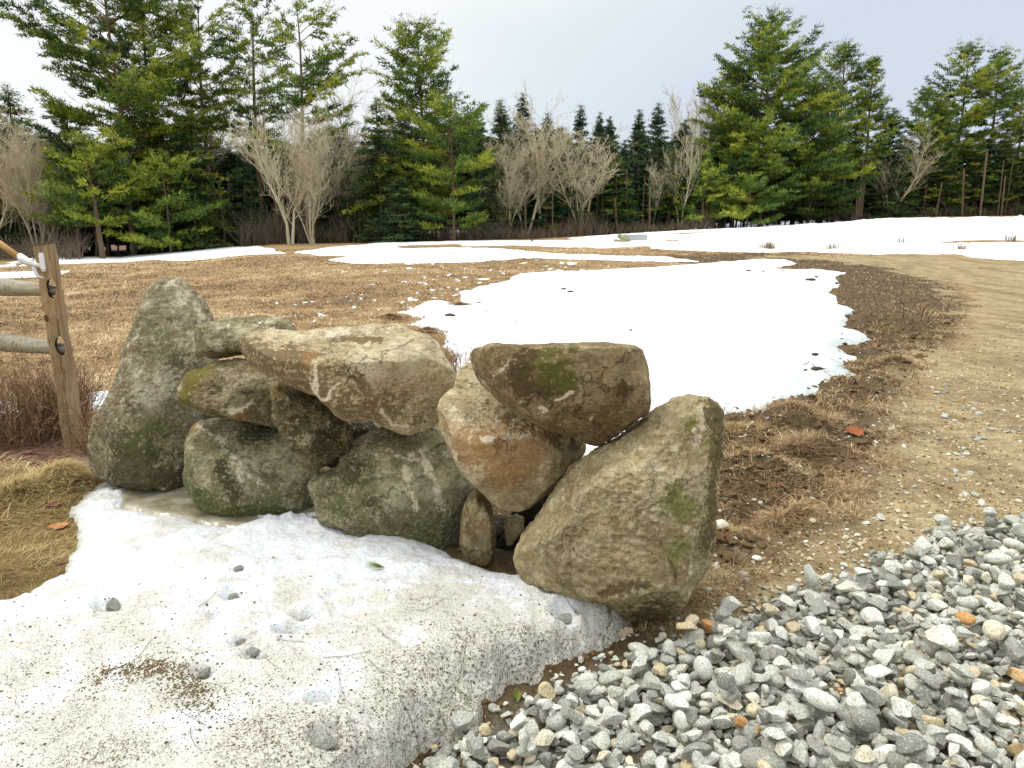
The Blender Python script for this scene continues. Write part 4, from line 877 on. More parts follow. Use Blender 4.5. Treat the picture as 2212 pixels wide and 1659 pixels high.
    L = rng.uniform(.20, .40, len(P)) * leafsz * (1 if kind == 'pine' else .85); Wd = rng.uniform(.05, .10, len(P)) * leafsz
    kf = np.clip((1 - P[:, 2] / h) * (12 if kind == 'pine' else 5) + (.6 if kind == 'pine' else .3), 0, 1); L = L * kf; Wd = Wd * kf
    return (TP, TR), tubes(np.concatenate(S0), np.concatenate(S1), np.concatenate(R0), np.concatenate(R1)), blades(P, D, L, Wd, rng, T)
def bare_tree(h, seed, stems=1, vase=.5, r=.09, levels=4, upright=.35, first=.12):
    rng = np.random.RandomState(seed); S = [[], [], [], []]; TR = []
    def grow(p, d, L, r_, lev):
        n_ = 5 if lev == 0 else 4; seg = L / n_; pts = [p]
        for i in range(n_):
            d = unit(d + rng.normal(0, .13 + .04 * lev, 3) + np.array([0, 0, upright * .18])); q = p + d * seg
            ra, rb = r_ * (1 - .75 * i / n_), r_ * (1 - .75 * (i + 1) / n_)
            (TR if lev == 0 else None)
            S[0].append(p); S[1].append(q); S[2].append((ra, lev)); S[3].append(rb)
            if lev < levels and (lev > 0 or i >= 1 or first < .1):
                for _ in range(rng.randint(2, 4) if lev < 2 else rng.randint(0, 3) if lev < 3 else (rng.rand() < .35)):
                    az_ = rng.uniform(0, 6.28); o = unit(np.array([math.cos(az_), math.sin(az_), rng.uniform(0, .5)]))
                    grow(p + (q - p) * rng.rand(), unit(d * rng.uniform(.7, 1.2) + o * .50), L * rng.uniform(.38, .62) * (1.05 - .5 * i / n_), rb * rng.uniform(.45, .65), lev + 1)
            p = q
    for s_ in range(stems):
        az_ = rng.uniform(0, 6.28) if stems < 3 else s_ * 6.28 / stems + rng.normal(0, .3)
        d = unit(np.array([math.cos(az_) * vase, math.sin(az_) * vase, 1.0])) if stems > 1 else np.array([0, 0, 1.0])
        grow(np.array([math.cos(az_), math.sin(az_), 0]) * (.12 if stems > 1 else 0), d, h * rng.uniform(.78, 1.0), r * (1 if stems == 1 else .8), 0)
    P0, P1 = np.array(S[0]), np.array(S[1]); r0 = np.array([q[0] for q in S[2]]); lev = np.array([q[1] for q in S[2]]); r1 = np.array(S[3])
    r0, r1 = np.maximum(r0, .009), np.maximum(r1, .006)
    k = h / max(P1[:, 2].max(), .1); P0, P1 = P0 * [1, 1, k], P1 * [1, 1, k]
    m = lev == 0
    return tubes(P0[m], P1[m], r0[m], r1[m], 6), tubes(P0[~m], P1[~m], r0[~m], r1[~m], 3)

def foot(px, D):
    x = (px - W2) / FPX * D * 1.02; return np.array([x, D, float(H0(np.array(x), np.array(D)))])
def top_h(px, D, row):
    r = ray(px, row); P = CAM + r * (D / r[1]); return P[2] - foot(px, D)[2]
def px_m(pxs, D): return pxs * D * 1.02 / FPX
PINEG, HEMG, BAREG = 'pines along the wood edge', 'dark hemlocks and spruces of the wood edge', 'leafless trees along the wood edge'
def tree_conifer(px, D, row, hw, label, seed, kind='pine', prof=None, mats=None, **kw):
    f = foot(px, D); h = top_h(px, D, row); reach = px_m(hw, D)
    base = dict(pine=[(0, .75), (.15, .95), (.35, 1.0), (.55, .85), (.75, .62), (.9, .34), (1, .05)], hem=[(0, .9), (.15, 1.0), (.5, .72), (.8, .34), (1, .03)], spruce=[(0, 1.0), (.4, .64), (.75, .24), (1, 0)])[kind] if prof is None else prof
    (TP, TR), wood, leaf = conifer(h, [(a, b * reach) for a, b in base], seed, kind, **kw)
    t = empty('pine_tree' if kind == 'pine' else 'hemlock_tree' if kind == 'hem' else 'spruce_tree', f)
    tv, tf = lathe_tube(TP, TR, 8, False)
    obj('trunk', mesh('trunk', np.vstack([tv, wood[0]]), np.vstack([tf, wood[1] + len(tv)]), M_BARK, True), t)
    obj('crown', mesh('crown', leaf[0], leaf[1], mats or {'pine': M_PINE, 'hem': M_HEM, 'spruce': M_DARK}[kind], False, {'tone': leaf[2]}), t)
    return tag(t, label, 'tree', PINEG if kind == 'pine' else HEMG)
def copy_tree(src, px, D, row, label, rz, wk=1.0, group=None):
    f = foot(px, D); h0_ = max(v for c in src.children for v in [c.bound_box[6][2]]); h = top_h(px, D, row)
    t = src.copy(); COL.objects.link(t); t.location = f; t.rotation_euler = (0, 0, rz); s = h / h0_; t.scale = (s * wk, s * wk, s)
    for c in src.children:
        d = c.copy(); COL.objects.link(d); d.parent = t
    t['label'] = label
    if group: t['group'] = group
    return t
def tree_bare(px, D, row, label, seed, mat=None, **kw):
    f = foot(px, D); h = top_h(px, D, row); a, b_ = bare_tree(h, seed, **kw)
    t = empty('bare_tree', f)
    obj('trunk', mesh('trunk', a[0], a[1], mat or M_PALE, True), t); obj('branches', mesh('branches', b_[0], b_[1], mat or M_PALE, True), t)
    return tag(t, label, 'tree', BAREG)

bushy = [(0, .8), (.12, 1.0), (.3, 1.0), (.5, .82), (.68, .62), (.84, .36), (1, .04)]
airy = [(0, .25), (.3, .45), (.42, .9), (.6, 1.0), (.8, .75), (.93, .4), (1, .08)]
# left cluster
tree_conifer(318, 47, -70, 165, 'huge multi-layered pine filling the left cluster, its top cut by the frame', 201, prof=[(0,.55),(.1,.8),(.3,1),(.5,.95),(.7,.95),(.85,.8),(1,.3)], bare=.12, gaps=.34, dens=.9)
tree_conifer(385, 50, -40, 105, 'tall blue-green pine right behind the huge left pine', 202, prof=airy, bare=.25, gaps=.34, dens=.85)
tree_conifer(488, 51, -12, 100, 'open-crowned pine with bare lower trunk and sky showing behind it', 203, prof=[(0,.2),(.42,.3),(.52,.8),(.7,1),(.85,.7),(1,.15)], bare=.42, gaps=.38, dens=.8)
tree_conifer(590, 52, -8, 75, 'slender tall pine left of the wide-armed pine', 204, prof=[(0,.25),(.4,.6),(.6,1),(.8,.8),(1,.15)], bare=.34, gaps=.38, dens=.8)
tree_conifer(682, 50, 2, 108, 'wide-armed pine with branches reaching right into the pale sky', 205, prof=[(0,.3),(.3,.55),(.5,.95),(.7,1),(.85,.65),(1,.12)], bare=.28, gaps=.38, dens=.8)
tree_conifer(252, 43, 335, 80, 'small pine on a leaning grey trunk with bare dead lower branches', 206, prof=[(0,.5),(.4,.7),(.6,1),(.85,.8),(1,.2)], bare=.36, lean=-.06, gaps=.1, trunk_r=.16)
tree_conifer(205, 46, 225, 75, 'pale green flat-layered pine left of the leaning trunk', 207, prof=bushy, bare=.22, gaps=.15)
tree_conifer(395, 45, 330, 95, 'low pine with yellow-green shelves of needles in front of the dark hemlocks', 208, prof=bushy, bare=.08, gaps=.22)
HEM1 = tree_conifer(450, 47, 235, 80, 'dark hemlock left of the leafless pale maples', 210, 'hem', bare=.04)
HEM2 = tree_conifer(385, 49, 250, 78, 'dark hemlock behind the low shelved pine', 211, 'hem', bare=.05)
S1_ = tree_conifer(555, 50, 330, 62, 'dense dark spruce between the hemlock and the pale maples', 212, 'spruce', bare=.05)
copy_tree(HEM1, 10, 47, 165, 'olive hemlock at the left edge of the picture', 1.0)
copy_tree(HEM2, 100, 52, 178, 'hemlock with a narrow tip behind the brown thicket on the far left', 2.2)
copy_tree(HEM1, 160, 50, 270, 'shorter hemlock between the brown thicket and the pale green pine', 3.0)
copy_tree(S1_, 745, 50, 300, 'dark spruce just right of the leafless pale maples', .6, 1.2)
copy_tree(HEM2, 835, 49, 212, 'broad dark hemlock left of the tall middle pine', 4.0, .9)
copy_tree(S1_, 875, 47, 380, 'low dark spruce at the foot of the tall middle pine', 1.6, 1.5)
# middle
tree_conifer(925, 50, 52, 92, 'tall middle pine with a blue-green top above the skyline', 220, prof=[(0,.5),(.2,.7),(.45,.6),(.6,.8),(.75,.85),(.88,.55),(1,.12)], bare=.12, gaps=.12, dens=1.15)
tree_conifer(985, 48, 205, 95, 'broad yellow-green pine with drooping shelves right of the tall middle pine', 221, prof=[(0,.5),(.15,.8),(.4,1),(.7,.8),(.88,.5),(1,.15)], bare=.12, gaps=.12)
S2_ = tree_conifer(1080, 55, 215, 42, 'narrow pointed spruce first right of the yellow-green pine', 230, 'spruce', bare=.03)
for px, row, w, d_, lab in [(1130,196,1.0,57,'pointed spruce behind the straight bare trunks'),(1180,240,1.1,56,'spruce with a brownish top between the bare trees'),(1247,222,1.0,58,'sharp spruce left of the twin small spires'),(1284,238,.8,60,'left one of the twin small spruce spires'),
      (1303,247,.75,60,'right one of the twin small spruce spires'),(1365,232,1.0,60,'slim spruce left of the dark spire'),(1402,218,1.1,60,'tall dark spruce spire in the middle of the right half'),(1455,255,1.2,61,'spruce tucked against the big right pine'),(1040,262,1.0,53,'small spruce in the notch beside the yellow-green pine'),(1335,300,1.1,58,'short spruce in the dip of the skyline')]:
    copy_tree(S2_, px, d_, row, lab, px * .37, w)
for px, row, w, d_, lab in [(1060,300,1.2,54,'olive hemlock low behind the clump of thin bare stems'),(1210,270,1.2,57,'olive hemlock behind the many-stemmed white tree'),(1320,330,1.1,57,'hemlock right of the many-stemmed white tree'),(1430,320,1.3,59,'dark hemlock left of the small young pine')]:
    copy_tree(HEM1, px, d_, row, lab, px * .21, w)
# right
tree_conifer(1618, 62, 32, 150, 'giant bushy pine dominating the right half of the skyline', 240, prof=[(0,.62),(.1,.9),(.25,1.0),(.42,.95),(.6,.75),(.78,.55),(.9,.36),(1,.08)], bare=.07, gaps=.12, dens=1.15)
tree_conifer(1718, 62, 170, 100, 'yellow-green pine shouldering the giant bushy pine on its right', 241, prof=bushy, bare=.06, gaps=.08, dens=1.1)
tree_conifer(1545, 63, 140, 85, 'blue-green pine rising left behind the giant bushy pine', 242, prof=bushy, bare=.15, gaps=.12)
tree_conifer(1500, 58, 330, 62, 'small young light green pine at the left foot of the giant pine', 243, prof=bushy, bare=.15, gaps=.15)
tree_conifer(1592, 57, 375, 60, 'small yellow-green pine in front of the giant pine', 244, prof=bushy, bare=.12, gaps=.15)
PA1 = tree_conifer(1768, 70, 98, 62, 'airy grey-green pine behind the right shoulder of the giant pine', 245, prof=airy, bare=.3, gaps=.18)
tree_conifer(1826, 68, 125, 45, 'lone narrow pine with a thin trunk in the sky gap', 246, prof=[(0,.3),(.35,.8),(.5,1),(.75,.7),(1,.08)], bare=.28, gaps=.15)
copy_tree(S2_, 1872, 68, 228, 'black-green spruce in the sky gap right of the lone narrow pine', .4, 1.5)
tree_conifer(2010, 74, 100, 75, 'left and tallest pine of the group on the right', 250, prof=airy, bare=.32, gaps=.15)
PA2 = tree_conifer(2075, 75, 107, 60, 'second pine of the right group, with a rounded crown', 251, prof=airy, bare=.34, gaps=.18)
copy_tree(PA1, 1935, 73, 172, 'lower pine at the left end of the right group', 2.0, 1.1)
copy_tree(PA2, 2135, 76, 150, 'third pine of the right group, thin crowned', 1.2, .8)
copy_tree(PA1, 2175, 76, 175, 'short thin pine between the right group and the edge', 4.2, .7)
copy_tree(PA2, 2225, 74, 92, 'dark pine cut by the right edge of the picture', 3.2, 1.1)
copy_tree(PA1, 1975, 72, 215, 'low spreading pine under the left of the right group', 5.0, 1.0)
for px, row, w, d_, lab in [(1850,330,1.1,70,'dense hemlock at the right foot of the giant pine'),(1905,345,1.1,70,'dark hemlock below the black-green spruce'),(1955,300,1.2,71,'olive hemlock under the low pine of the right group'),(2005,330,1.1,70,'yellowish hemlock under the tallest pine of the right group'),
      (2055,305,1.1,71,'hemlock under the second pine of the right group'),(2105,290,1.1,72,'thick hemlock in the middle of the right group'),(2160,295,1.1,71,'hemlock near the right edge, behind the snow berm'),(2215,285,1.1,71,'hemlock cut by the right edge of the picture')]:
    copy_tree(HEM1 if px % 2 else HEM2, px, d_, row, lab, px * .31, w)
# leafless trees
B1_ = tree_bare(690, 47, 215, 'many-stemmed fan-shaped leafless maple, the right one of the pale pair', 301, stems=7, vase=.18, r=.07, levels=4, upright=.9)
tree_bare(645, 46, 235, 'forked leafless maple with a pale trunk, the left one of the pale pair', 302, stems=2, vase=.20, r=.13, levels=4, upright=.5)
B2_ = tree_bare(1247, 56, 262, 'many-stemmed whitish leafless tree in the middle of the right half', 303, stems=7, vase=.22, r=.075, levels=4, upright=.5)
B3_ = tree_bare(1133, 55, 195, 'straight tall leafless tree with a pale trunk in the centre', 304, stems=2, vase=.14, r=.16, levels=4, upright=.4)
for src, px, d_, row, lab, rz, w in [(B3_, 1168, 56, 185, 'second tall leafless tree just right of the straight one', 2.0, 1.0), (B2_, 1095, 54, 290, 'low clump of thin leafless stems left of the straight trunk', 1.0, .9),
      (B3_, 830, 54, 118, 'tall leafless tree seen against the sky left of the tall middle pine', 1.2, .9), (B1_, 60, 47, 205, 'brownish leafless tree on the far left', 2.0, .8), (B2_, 120, 46, 260, 'tangled leafless tree between the far left thicket and the pines', 3.0, .9),
      (B3_, 15, 45, 300, 'leafless stem cut by the left edge of the picture', 4.0, 1.0), (B3_, 440, 54, 90, 'leafless tree behind the open-crowned pine, seen against the sky', .5, 1.0), (B3_, 540, 55, 110, 'leafless tree between the open-crowned and the slender pine', 3.5, 1.0),
      (B3_, 1398, 59, 300, 'thin leafless tree leaning in front of the dark spire', 5.0, .7), (B3_, 1455, 58, 240, 'slim birch-like leafless tree beside the big right pines', 2.6, .6), (B2_, 1500, 66, 175, 'leafless crown showing left above the giant pine', 1.4, .6),
      (B3_, 1890, 68, 270, 'leafless sapling in front of the black-green spruce', 3.3, 1.1), (B2_, 765, 50, 250, 'leafless thicket tree right of the pale maples', 5.2, .7), (B3_, 1340, 62, 255, 'faint leafless tree in the dip of the skyline', .9, 1.0), (B2_, 165, 48, 330, 'low leafless bush left of the leaning grey trunk', .3, .8)]:
    copy_tree(src, px, d_, row, lab, rz, w)
# the deep wood behind: far crowns and dim trunks that read as one mass
rw = np.random.RandomState(99); tmpl = []
for s_ in range(3):
    tmpl.append(conifer(11, [(0, 2.4), (.2, 2.6), (.6, 1.6), (1, .1)], 400 + s_, 'hem', bare=.16, gaps=.1, leafsz=1.5, dens=.62))
LV, LF, LT_, WV, WF = [], [], [], [], []; lo_, wo_ = 0, 0
for row_ in range(3):
    for px in np.arange(-420, 2700, 42):
        px = px + rw.uniform(-28, 28); a_ = (px - W2) / FPX
        D_ = float(np.interp(a_, RISE_A, RISE_D)) + 6 + row_ * 5 + rw.uniform(-2, 2)
        rtop = np.interp(px, [-400, 0, 120, 700, 860, 1100, 1320, 1500, 1800, 2000, 2700], [235, 235, 285, 305, 275, 238, 272, 265, 300, 300, 290]) + rw.uniform(-10, 50)
        f = foot(px, D_); hh = max(3, top_h(px, D_, rtop)); (TP, TR), wood, leaf = tmpl[rw.randint(3)]
        c_, s_ = math.cos(px), math.sin(px); M = np.array([[c_, -s_, 0], [s_, c_, 0], [0, 0, 1]]) * np.array([1, 1, hh / 11])[None, :]
        V = leaf[0] @ M.T + f; LV.append(V); LF.append(leaf[1] + lo_); LT_.append(leaf[2]); lo_ += len(V)
        tv, tf = lathe_tube(TP, TR, 5, False); V = tv @ M.T + f; WV.append(V); WF.append(tf + wo_); wo_ += len(V)
wd = empty('distant_wood', (0, 0, 0)); tag(wd, 'deep dark evergreen wood behind the edge trees', 'wood', kind='stuff')
tag(obj('foliage', mesh('foliage', np.vstack(LV), np.vstack(LF), M_DARK, False, {'tone': np.concatenate(LT_)}), wd), kind='stuff')
tag(obj('trunks', mesh('trunks', np.vstack(WV), np.vstack(WF), M_BARK, True), wd), kind='stuff')
# slim understorey trunks standing at the edge
P0, P1, r0_, r1_ = [], [], [], []
for i in range(230):
    px = rw.uniform(-100, 2350); a_ = (px - W2) / FPX; D_ = float(np.interp(a_, RISE_A, RISE_D)) + rw.uniform(1, 9); f = foot(px, D_)
    hh = rw.uniform(2.5, 6); P0.append(f); P1.append(f + [rw.normal(0, .25), rw.normal(0, .2), hh]); q = rw.uniform(.03, .12); r0_.append(q); r1_.append(q * .7)
uv, uf = tubes(P0, P1, r0_, r1_, 6)
tag(obj('understorey_trunks', mesh('understorey_trunks', uv, uf, M_BARK, True)), 'dim slender trunks inside the wood edge', 'trunks', kind='stuff')
# brown brush along the foot of the wood
def brush(name, label, ranges, mat, n_, hgt, seed):
    rg = np.random.RandomState(seed); S0, S1, ra = [], [], []
    for px0, px1, dd in ranges:
        m = int(n_ * (px1 - px0) / 1000); px = rg.uniform(px0, px1, m); a_ = (px - W2) / FPX; D_ = np.interp(a_, RISE_A, RISE_D) + dd + rg.uniform(-1.5, 2.5, m); x = a_ * D_ * 1.02
        b_ = np.stack([x, D_, H0(x, D_)], 1); h_ = hgt * rg.uniform(.3, 1.2, m) * (.75 + .6 * vn(px / 60, px * 0 + 3, seed=3))
        d1 = rg.normal(0, .35, (m, 3)); d1[:, 2] = 1; p1 = b_ + d1 * (h_ * .55)[:, None]; S0.append(b_); S1.append(p1); ra.append(np.full(m, .014))
        for _ in range(3):
            d2 = d1 + rg.normal(0, .55, (m, 3)); d2[:, 2] = abs(d2[:, 2]); p2 = p1 + d2 * (h_ * .45)[:, None]; S0.append(p1 - d1 * (h_ * rg.uniform(0, .3))[:, None]); S1.append(p2); ra.append(np.full(m, .008))
    r_ = np.concatenate(ra); v, f = tubes(np.concatenate(S0), np.concatenate(S1), r_, r_ * .6)
    return tag(obj(name, mesh(name, v, f, mat, False)), label, 'brush', kind='stuff')
n = NT('brush_twigs'); M_BRUSH = n.out(n.mix(n.noise(1.2, 3), srgb(76, 66, 56), srgb(128, 112, 92)), .95)
brush('brush', 'brown leafless brush along the foot of the wood', [(-120, 210, -3), (540, 900, 0), (900, 1560, -.5)], M_BRUSH, 2000, 1.4, 5)
brush('brush', 'thin low twigs along the wood edge on the right', [(1560, 2350, 3)], M_BRUSH, 1800, 1.2, 6)

# ------------------------------------------------------------------ grass
def blade_material(name, stops):
    n = NT(name); return n.out(n.ramp(n.attr('tone'), stops), .8, None, .2)
M_DRY = blade_material('dry_grass', [(0, srgb(84, 66, 46)), (.35, srgb(146, 118, 82)), (.7, srgb(196, 170, 126)), (1, srgb(224, 206, 164))])
M_STRAW = blade_material('straw', [(0, srgb(96, 80, 42)), (.5, srgb(164, 140, 86)), (1, srgb(214, 194, 142))])
rg = np.random.RandomState(17)
def bent_blades(X, Y, Z, L, Wd, lay_, tone_, az_=None):
    """flat two-piece blades lying over: lay_ 0 upright .. 1 flat"""
    n_ = len(X); az_ = rg.uniform(0, 6.28, n_) if az_ is None else az_
    dh = np.stack([np.cos(az_), np.sin(az_), np.zeros(n_)], 1); up = np.array([0, 0, 1.0])
    e1 = unit(dh * (lay_ * .9)[:, None] + up * (1.05 - lay_ * .9)[:, None]); e2 = unit(dh * (.5 + lay_)[:, None] + up * (.5 - lay_ * .62)[:, None])
    B = np.stack([X, Y, Z], 1); S = np.stack([-np.sin(az_), np.cos(az_), np.zeros(n_)], 1) * Wd[:, None] * .5
    m = B + e1 * (L * .45)[:, None]; t = m + e2 * (L * .55)[:, None]
    V = np.stack([B - S, B + S, m - S * .8, m + S * .8, t], 1).reshape(-1, 3); b = (np.arange(n_) * 5)[:, None]
    F = np.concatenate([b + [0, 1, 3], b + [0, 3, 2], b + [2, 3, 4]], 0)
    return V, F, np.repeat(tone_, 5)
def grass(name, label, X, Y, Lr, lay_m, tone_m, mat, wk=1.0, thin=1.0, cat='grass', az_=None, extra=0.0):
    d = np.hypot(X, Y); Z = Hg(X, Y) - .004 + extra; n_ = len(X)
    L = rg.uniform(Lr[0], Lr[1], n_); Wd = np.maximum(.0022, .00085 * d) * wk * rg.uniform(.6, 1.3, n_)
    la = np.clip(rg.normal(lay_m, .16, n_), 0, 1); tn = np.clip(tone_m + rg.normal(0, .17, n_), 0, 1)
    V, F, T = bent_blades(X, Y, Z, L, Wd, la, tn, az_); return tag(obj(name, mesh(name, V, F, mat, False, {'tone': T})), label, cat, kind='stuff')
def polar(n_, dmin, dmax, a0, a1, pw=1.0):
    d = np.exp(rg.uniform(0, 1, n_) ** pw * math.log(dmax / dmin)) * dmin; a = rg.uniform(a0, a1, n_); return np.sin(a) * d, np.cos(a) * d
X, Y = polar(330000, 3.2, 40, -.80, .45)
zr = zones(X, Y); _, sF = field_T(X, Y); _, sB = bank_T(X, Y)
ok = (zr[0] < .3) & (zr[1] < .45) & (sdf(GP['under'], X, Y) < 0) & (sdf(GP['pool'], X, Y) < 0) & (sB < -.01) & (zr[3] < .5) & (zr[2] < .5) & ((sF < .03) | (rg.rand(len(X)) < .012 * np.exp(-sF / .5)))
X, Y = X[ok], Y[ok]
pt = fbm(X * .55, Y * .55, octv=3, seed=91) * 1.2 + fbm(X * 3.2, Y * 2.4, octv=4, seed=92) * .9
left = smooth((-X - 1.0) / 3) * smooth((12 - Y) / 6)
tone_m = .38 + .42 * pt + .22 * left
flow = 2.2 * fbm(X * 1.1, Y * 1.1, octv=2, seed=93) + rg.normal(0, .9, len(X)) + 1.2
grass('meadow_grass', 'matted brown winter grass of the meadow', X, Y, (.05, .15), .84, tone_m, M_DRY, 1.25, az_=flow)
# wet combed grass by the left edge of the bank
X, Y = polar(42000, 2.2, 5.5, -.80, -.25); w_ = zones(X, Y)[3]; _, sB = bank_T(X, Y); ok = (w_ > .4) & (sB < -.005); X, Y = X[ok], Y[ok]
grass('wet_grass', 'flattened yellow-brown grass left of the snow bank', X, Y, (.04, .10), .9, .36 + .6 * fbm(X * 3, Y * 3, octv=3, seed=94), M_STRAW, .9, az_=.5 + rg.normal(0, .8, len(X)) + 2.5 * fbm(X * 2, Y * 2, octv=2, seed=95))
# torn turf roots
X, Y = polar(170000, 2.4, 34, -.02, .66); z4_ = zones(X, Y); _, sF = field_T(X, Y); cl = fbm(X * 4, Y * 4, octv=3, seed=96)
ok = (z4_[1] > .4) & (z4_[0] < .8) & (sF < .0) & (cl > .05 - .5 * rg.rand(len(X)) ** 2) ; X, Y, cl = X[ok], Y[ok], cl[ok]
grass('turf_roots', 'dry roots and grass on the torn turf right of the wall', X, Y, (.04, .13), .74, .26 + .6 * cl, M_DRY, .9)
# stems poking out of the snow field
X, Y = polar(9000, 5.0, 13, -.16, .16); _, sF = field_T(X, Y); cl = fbm(X * 1.6, Y * 2.0, octv=3, seed=97); ok = (sF > .0) & (cl > .02 + .25 * np.clip(sF / 2.2, 0, 1)) & (rg.rand(len(X)) < .5); X, Y = X[ok], Y[ok]
grass('snow_stubble', 'grass stems standing out of the snow field', X, Y, (.05, .16), .3, .2, M_DRY, .9, extra=.012)
# tufts and straw mats: frame position, radius, blades, length, lay, tone
def tuft(px, py, rad, n_, Lr, la, tn, label, name='grass_tuft', up=0.0, mat=None, az_=None, kind=None):
    c = hit(px, py); r_ = rad * np.abs(rg.normal(0, .62, n_)); a = rg.uniform(0, 6.28, n_); r_ = r_ * (1 + .45 * np.sin(a * 2 + px) + .3 * np.sin(a * 3 + py)); X, Y = c[0] + r_ * np.cos(a) * 1.3, c[1] + r_ * np.sin(a)
    Z = Hg(X, Y) + up * np.exp(-(r_ / rad) ** 2 * 2); L = rg.uniform(Lr[0], Lr[1], n_) * .8
    az_ = (a + rg.normal(0, .9, n_)) if az_ is None else az_ + rg.normal(0, 1.1, n_)
    V, F, T = bent_blades(X, Y, Z, L, rg.uniform(.0016, .0034, n_) * max(1, c[1] / 5), np.clip(rg.normal(la, .18, n_), 0, 1), np.clip(tn + rg.normal(0, .18, n_), 0, 1), az_)
    V = V - c; return tag(obj(name, mesh(name, V, F, mat or (M_STRAW if px < 300 or 1380 < px < 1600 else M_DRY), False, {'tone': T}), loc=c), label, 'grass tuft')
tuft(130, 1060, .20, 2600, (.08, .2), .86, .62, 'mound of golden straw left of the snow bank tip', up=.05, az_=.3)
tuft(30, 1085, .2, 1500, (.08, .2), .88, .5, 'flat straw patch at the left edge of the picture', up=.03, az_=.4)
tuft(1455, 1275, .085, 620, (.07, .19), .60, .72, 'pale dry grass tuft hanging at the foot of the largest boulder', up=.03)
tuft(1400, 1240, .05, 260, (.07, .16), .55, .75, 'thin dry tuft against the bottom of the largest boulder', up=.02)
tuft(1590, 1150, .10, 900, (.06, .16), .7, .6, 'dry grass clump beside the cream pebble', up=.03)
tuft(1700, 905, .17, 1700, (.07, .18), .75, .40, 'brown matted tuft on top of the torn turf mound', up=.02)
tuft(1790, 925, .12, 800, (.07, .18), .7, .55, 'pale tuft on the right flank of the torn turf mound', up=.01)
tuft(1590, 950, .12, 900, (.07, .16), .7, .5, 'straw tuft behind the right shoulder of the largest boulder', up=.01)
tuft(1720, 1000, .15, 1300, (.07, .18), .78, .34, 'brown tuft in the middle of the torn turf', up=.02)
tuft(1680, 1130, .12, 900, (.07, .17), .78, .42, 'tuft on the rim of the dark hole beside the wall', up=.02)
tuft(1810, 1060, .14, 800, (.06, .15), .82, .5, 'thin straw patch where torn turf meets the track', up=.0)
tuft(1935, 795, .20, 1500, (.08, .2), .78, .52, 'golden tuft between the snow edge and the track', up=.02)
tuft(1840, 800, .15, 700, (.06, .15), .8, .4, 'small tuft just below the snow edge', up=.01)
tuft(560, 690, .35, 1600, (.08, .22), .7, .85, 'pale straw tuft in the meadow left of the long capstone', up=.03)
for px, py, lab in [(845,690,'grassy spot left of the snow field tip'),(993,662,'green-brown tuft poking from the snow field edge'),(925,720,'brown tuft between the capstone and the snow field')]:
    tuft(px, py, .28, 900, (.05, .14), .6, .35, lab, up=.05, mat=M_DRY)
for px, py, lab, n_ in [(625*.346+1440+0,538,'reedy tuft standing in the far snow, right of centre',90),(1799,540,'thin reeds in the far snow near the track bend',60),(2072,541,'reeds in the far snow towards the right edge',60),(1660,541,'left reeds standing in the far snow',60),(1950,527,'faint weeds in the far snow field',40),(2185,521,'weeds on the brown strip at the far right',60),(1985,700,'short weeds beside the track',14)]:
    c = hit(px, py); r_ = .35 * rg.rand(n_); a = rg.uniform(0, 6.28, n_); V, F, T = bent_blades(r_ * np.cos(a), r_ * np.sin(a), 0 * a, rg.uniform(.2, .6, n_), np.full(n_, .018), np.clip(rg.normal(.2, .1, n_), 0, 1), rg.uniform(0, .5, n_))
    tag(obj('reed_tuft', mesh('reed_tuft', V, F, M_DRY, False, {'tone': T}), loc=c), lab, 'reeds')

# dry bush and weeds around the fence post
n = NT('red_stems'); M_RED = n.out(n.ramp(n.attr('tone'), [(0, srgb(82, 60, 44)), (.5, srgb(128, 98, 72)), (1, srgb(186, 154, 116))]), .85)
def shrub(px, py, rad, n_, hgt, label, seed, mat=M_RED, fork=3, name='dry_shrub', r_=.0016, off=(0, 0)):
    rg_ = np.random.RandomState(seed); c = hit(px, py); c[0] += off[0]; c[1] += off[1]; S0, S1, T = [], [], []
    a = rg_.uniform(0, 6.28, n_); q = rad * np.sqrt(rg_.rand(n_)); b = np.stack([q * np.cos(a), q * np.sin(a), 0 * a], 1); b[:, 2] = Hg(b[:, 0] + c[0], b[:, 1] + c[1]) - c[2]
    d = unit(np.stack([np.cos(a) * .35, np.sin(a) * .35, np.ones(n_)], 1) + rg_.normal(0, .16, (n_, 3))); h = hgt * rg_.uniform(.5, 1.1, n_); p = b; tt = rg_.rand(n_)
    for k in range(3):
        d = unit(d + rg_.normal(0, .15, (n_, 3))); qn = p + d * (h / 3)[:, None]; S0.append(p); S1.append(qn); T.append(tt)
        for _ in range(fork):
            dd = unit(d + rg_.normal(0, .6, (n_, 3))); s = p + (qn - p) * rg_.rand(n_, 1); S0.append(s); S1.append(s + dd * (h * rg_.uniform(.08, .3, n_))[:, None]); T.append(tt)
        p = qn
    S0, S1, T = np.concatenate(S0), np.concatenate(S1), np.concatenate(T); v, f = tubes(S0, S1, np.full(len(S0), r_), np.full(len(S0), r_ * .6))
    return tag(obj(name, mesh(name, v, f, mat, False, {'tone': np.repeat(T, 6)}), loc=c), label, 'shrub')
shrub(70, 935, .28, 420, .48, 'dense reddish-brown dry shrub left of the fence post', 1)
shrub(150, 925, .14, 170, .42, 'reddish dry stems right behind the fence post', 2)
shrub(20, 960, .25, 200, .25, 'low tangled dry stems at the left edge', 3)
shrub(212, 975, .10, 60, .34, 'sparse dry weed between the fence post and the standing boulder', 4, fork=2)
shrub(985, 815, .12, 40, .36, 'bare twiggy weed rising behind the gap between capstone and top slab', 5, fork=2, r_=.002)
shrub(1535, 915, .08, 16, .2, 'few thin twigs beside the shoulder of the largest boulder', 6, fork=2)
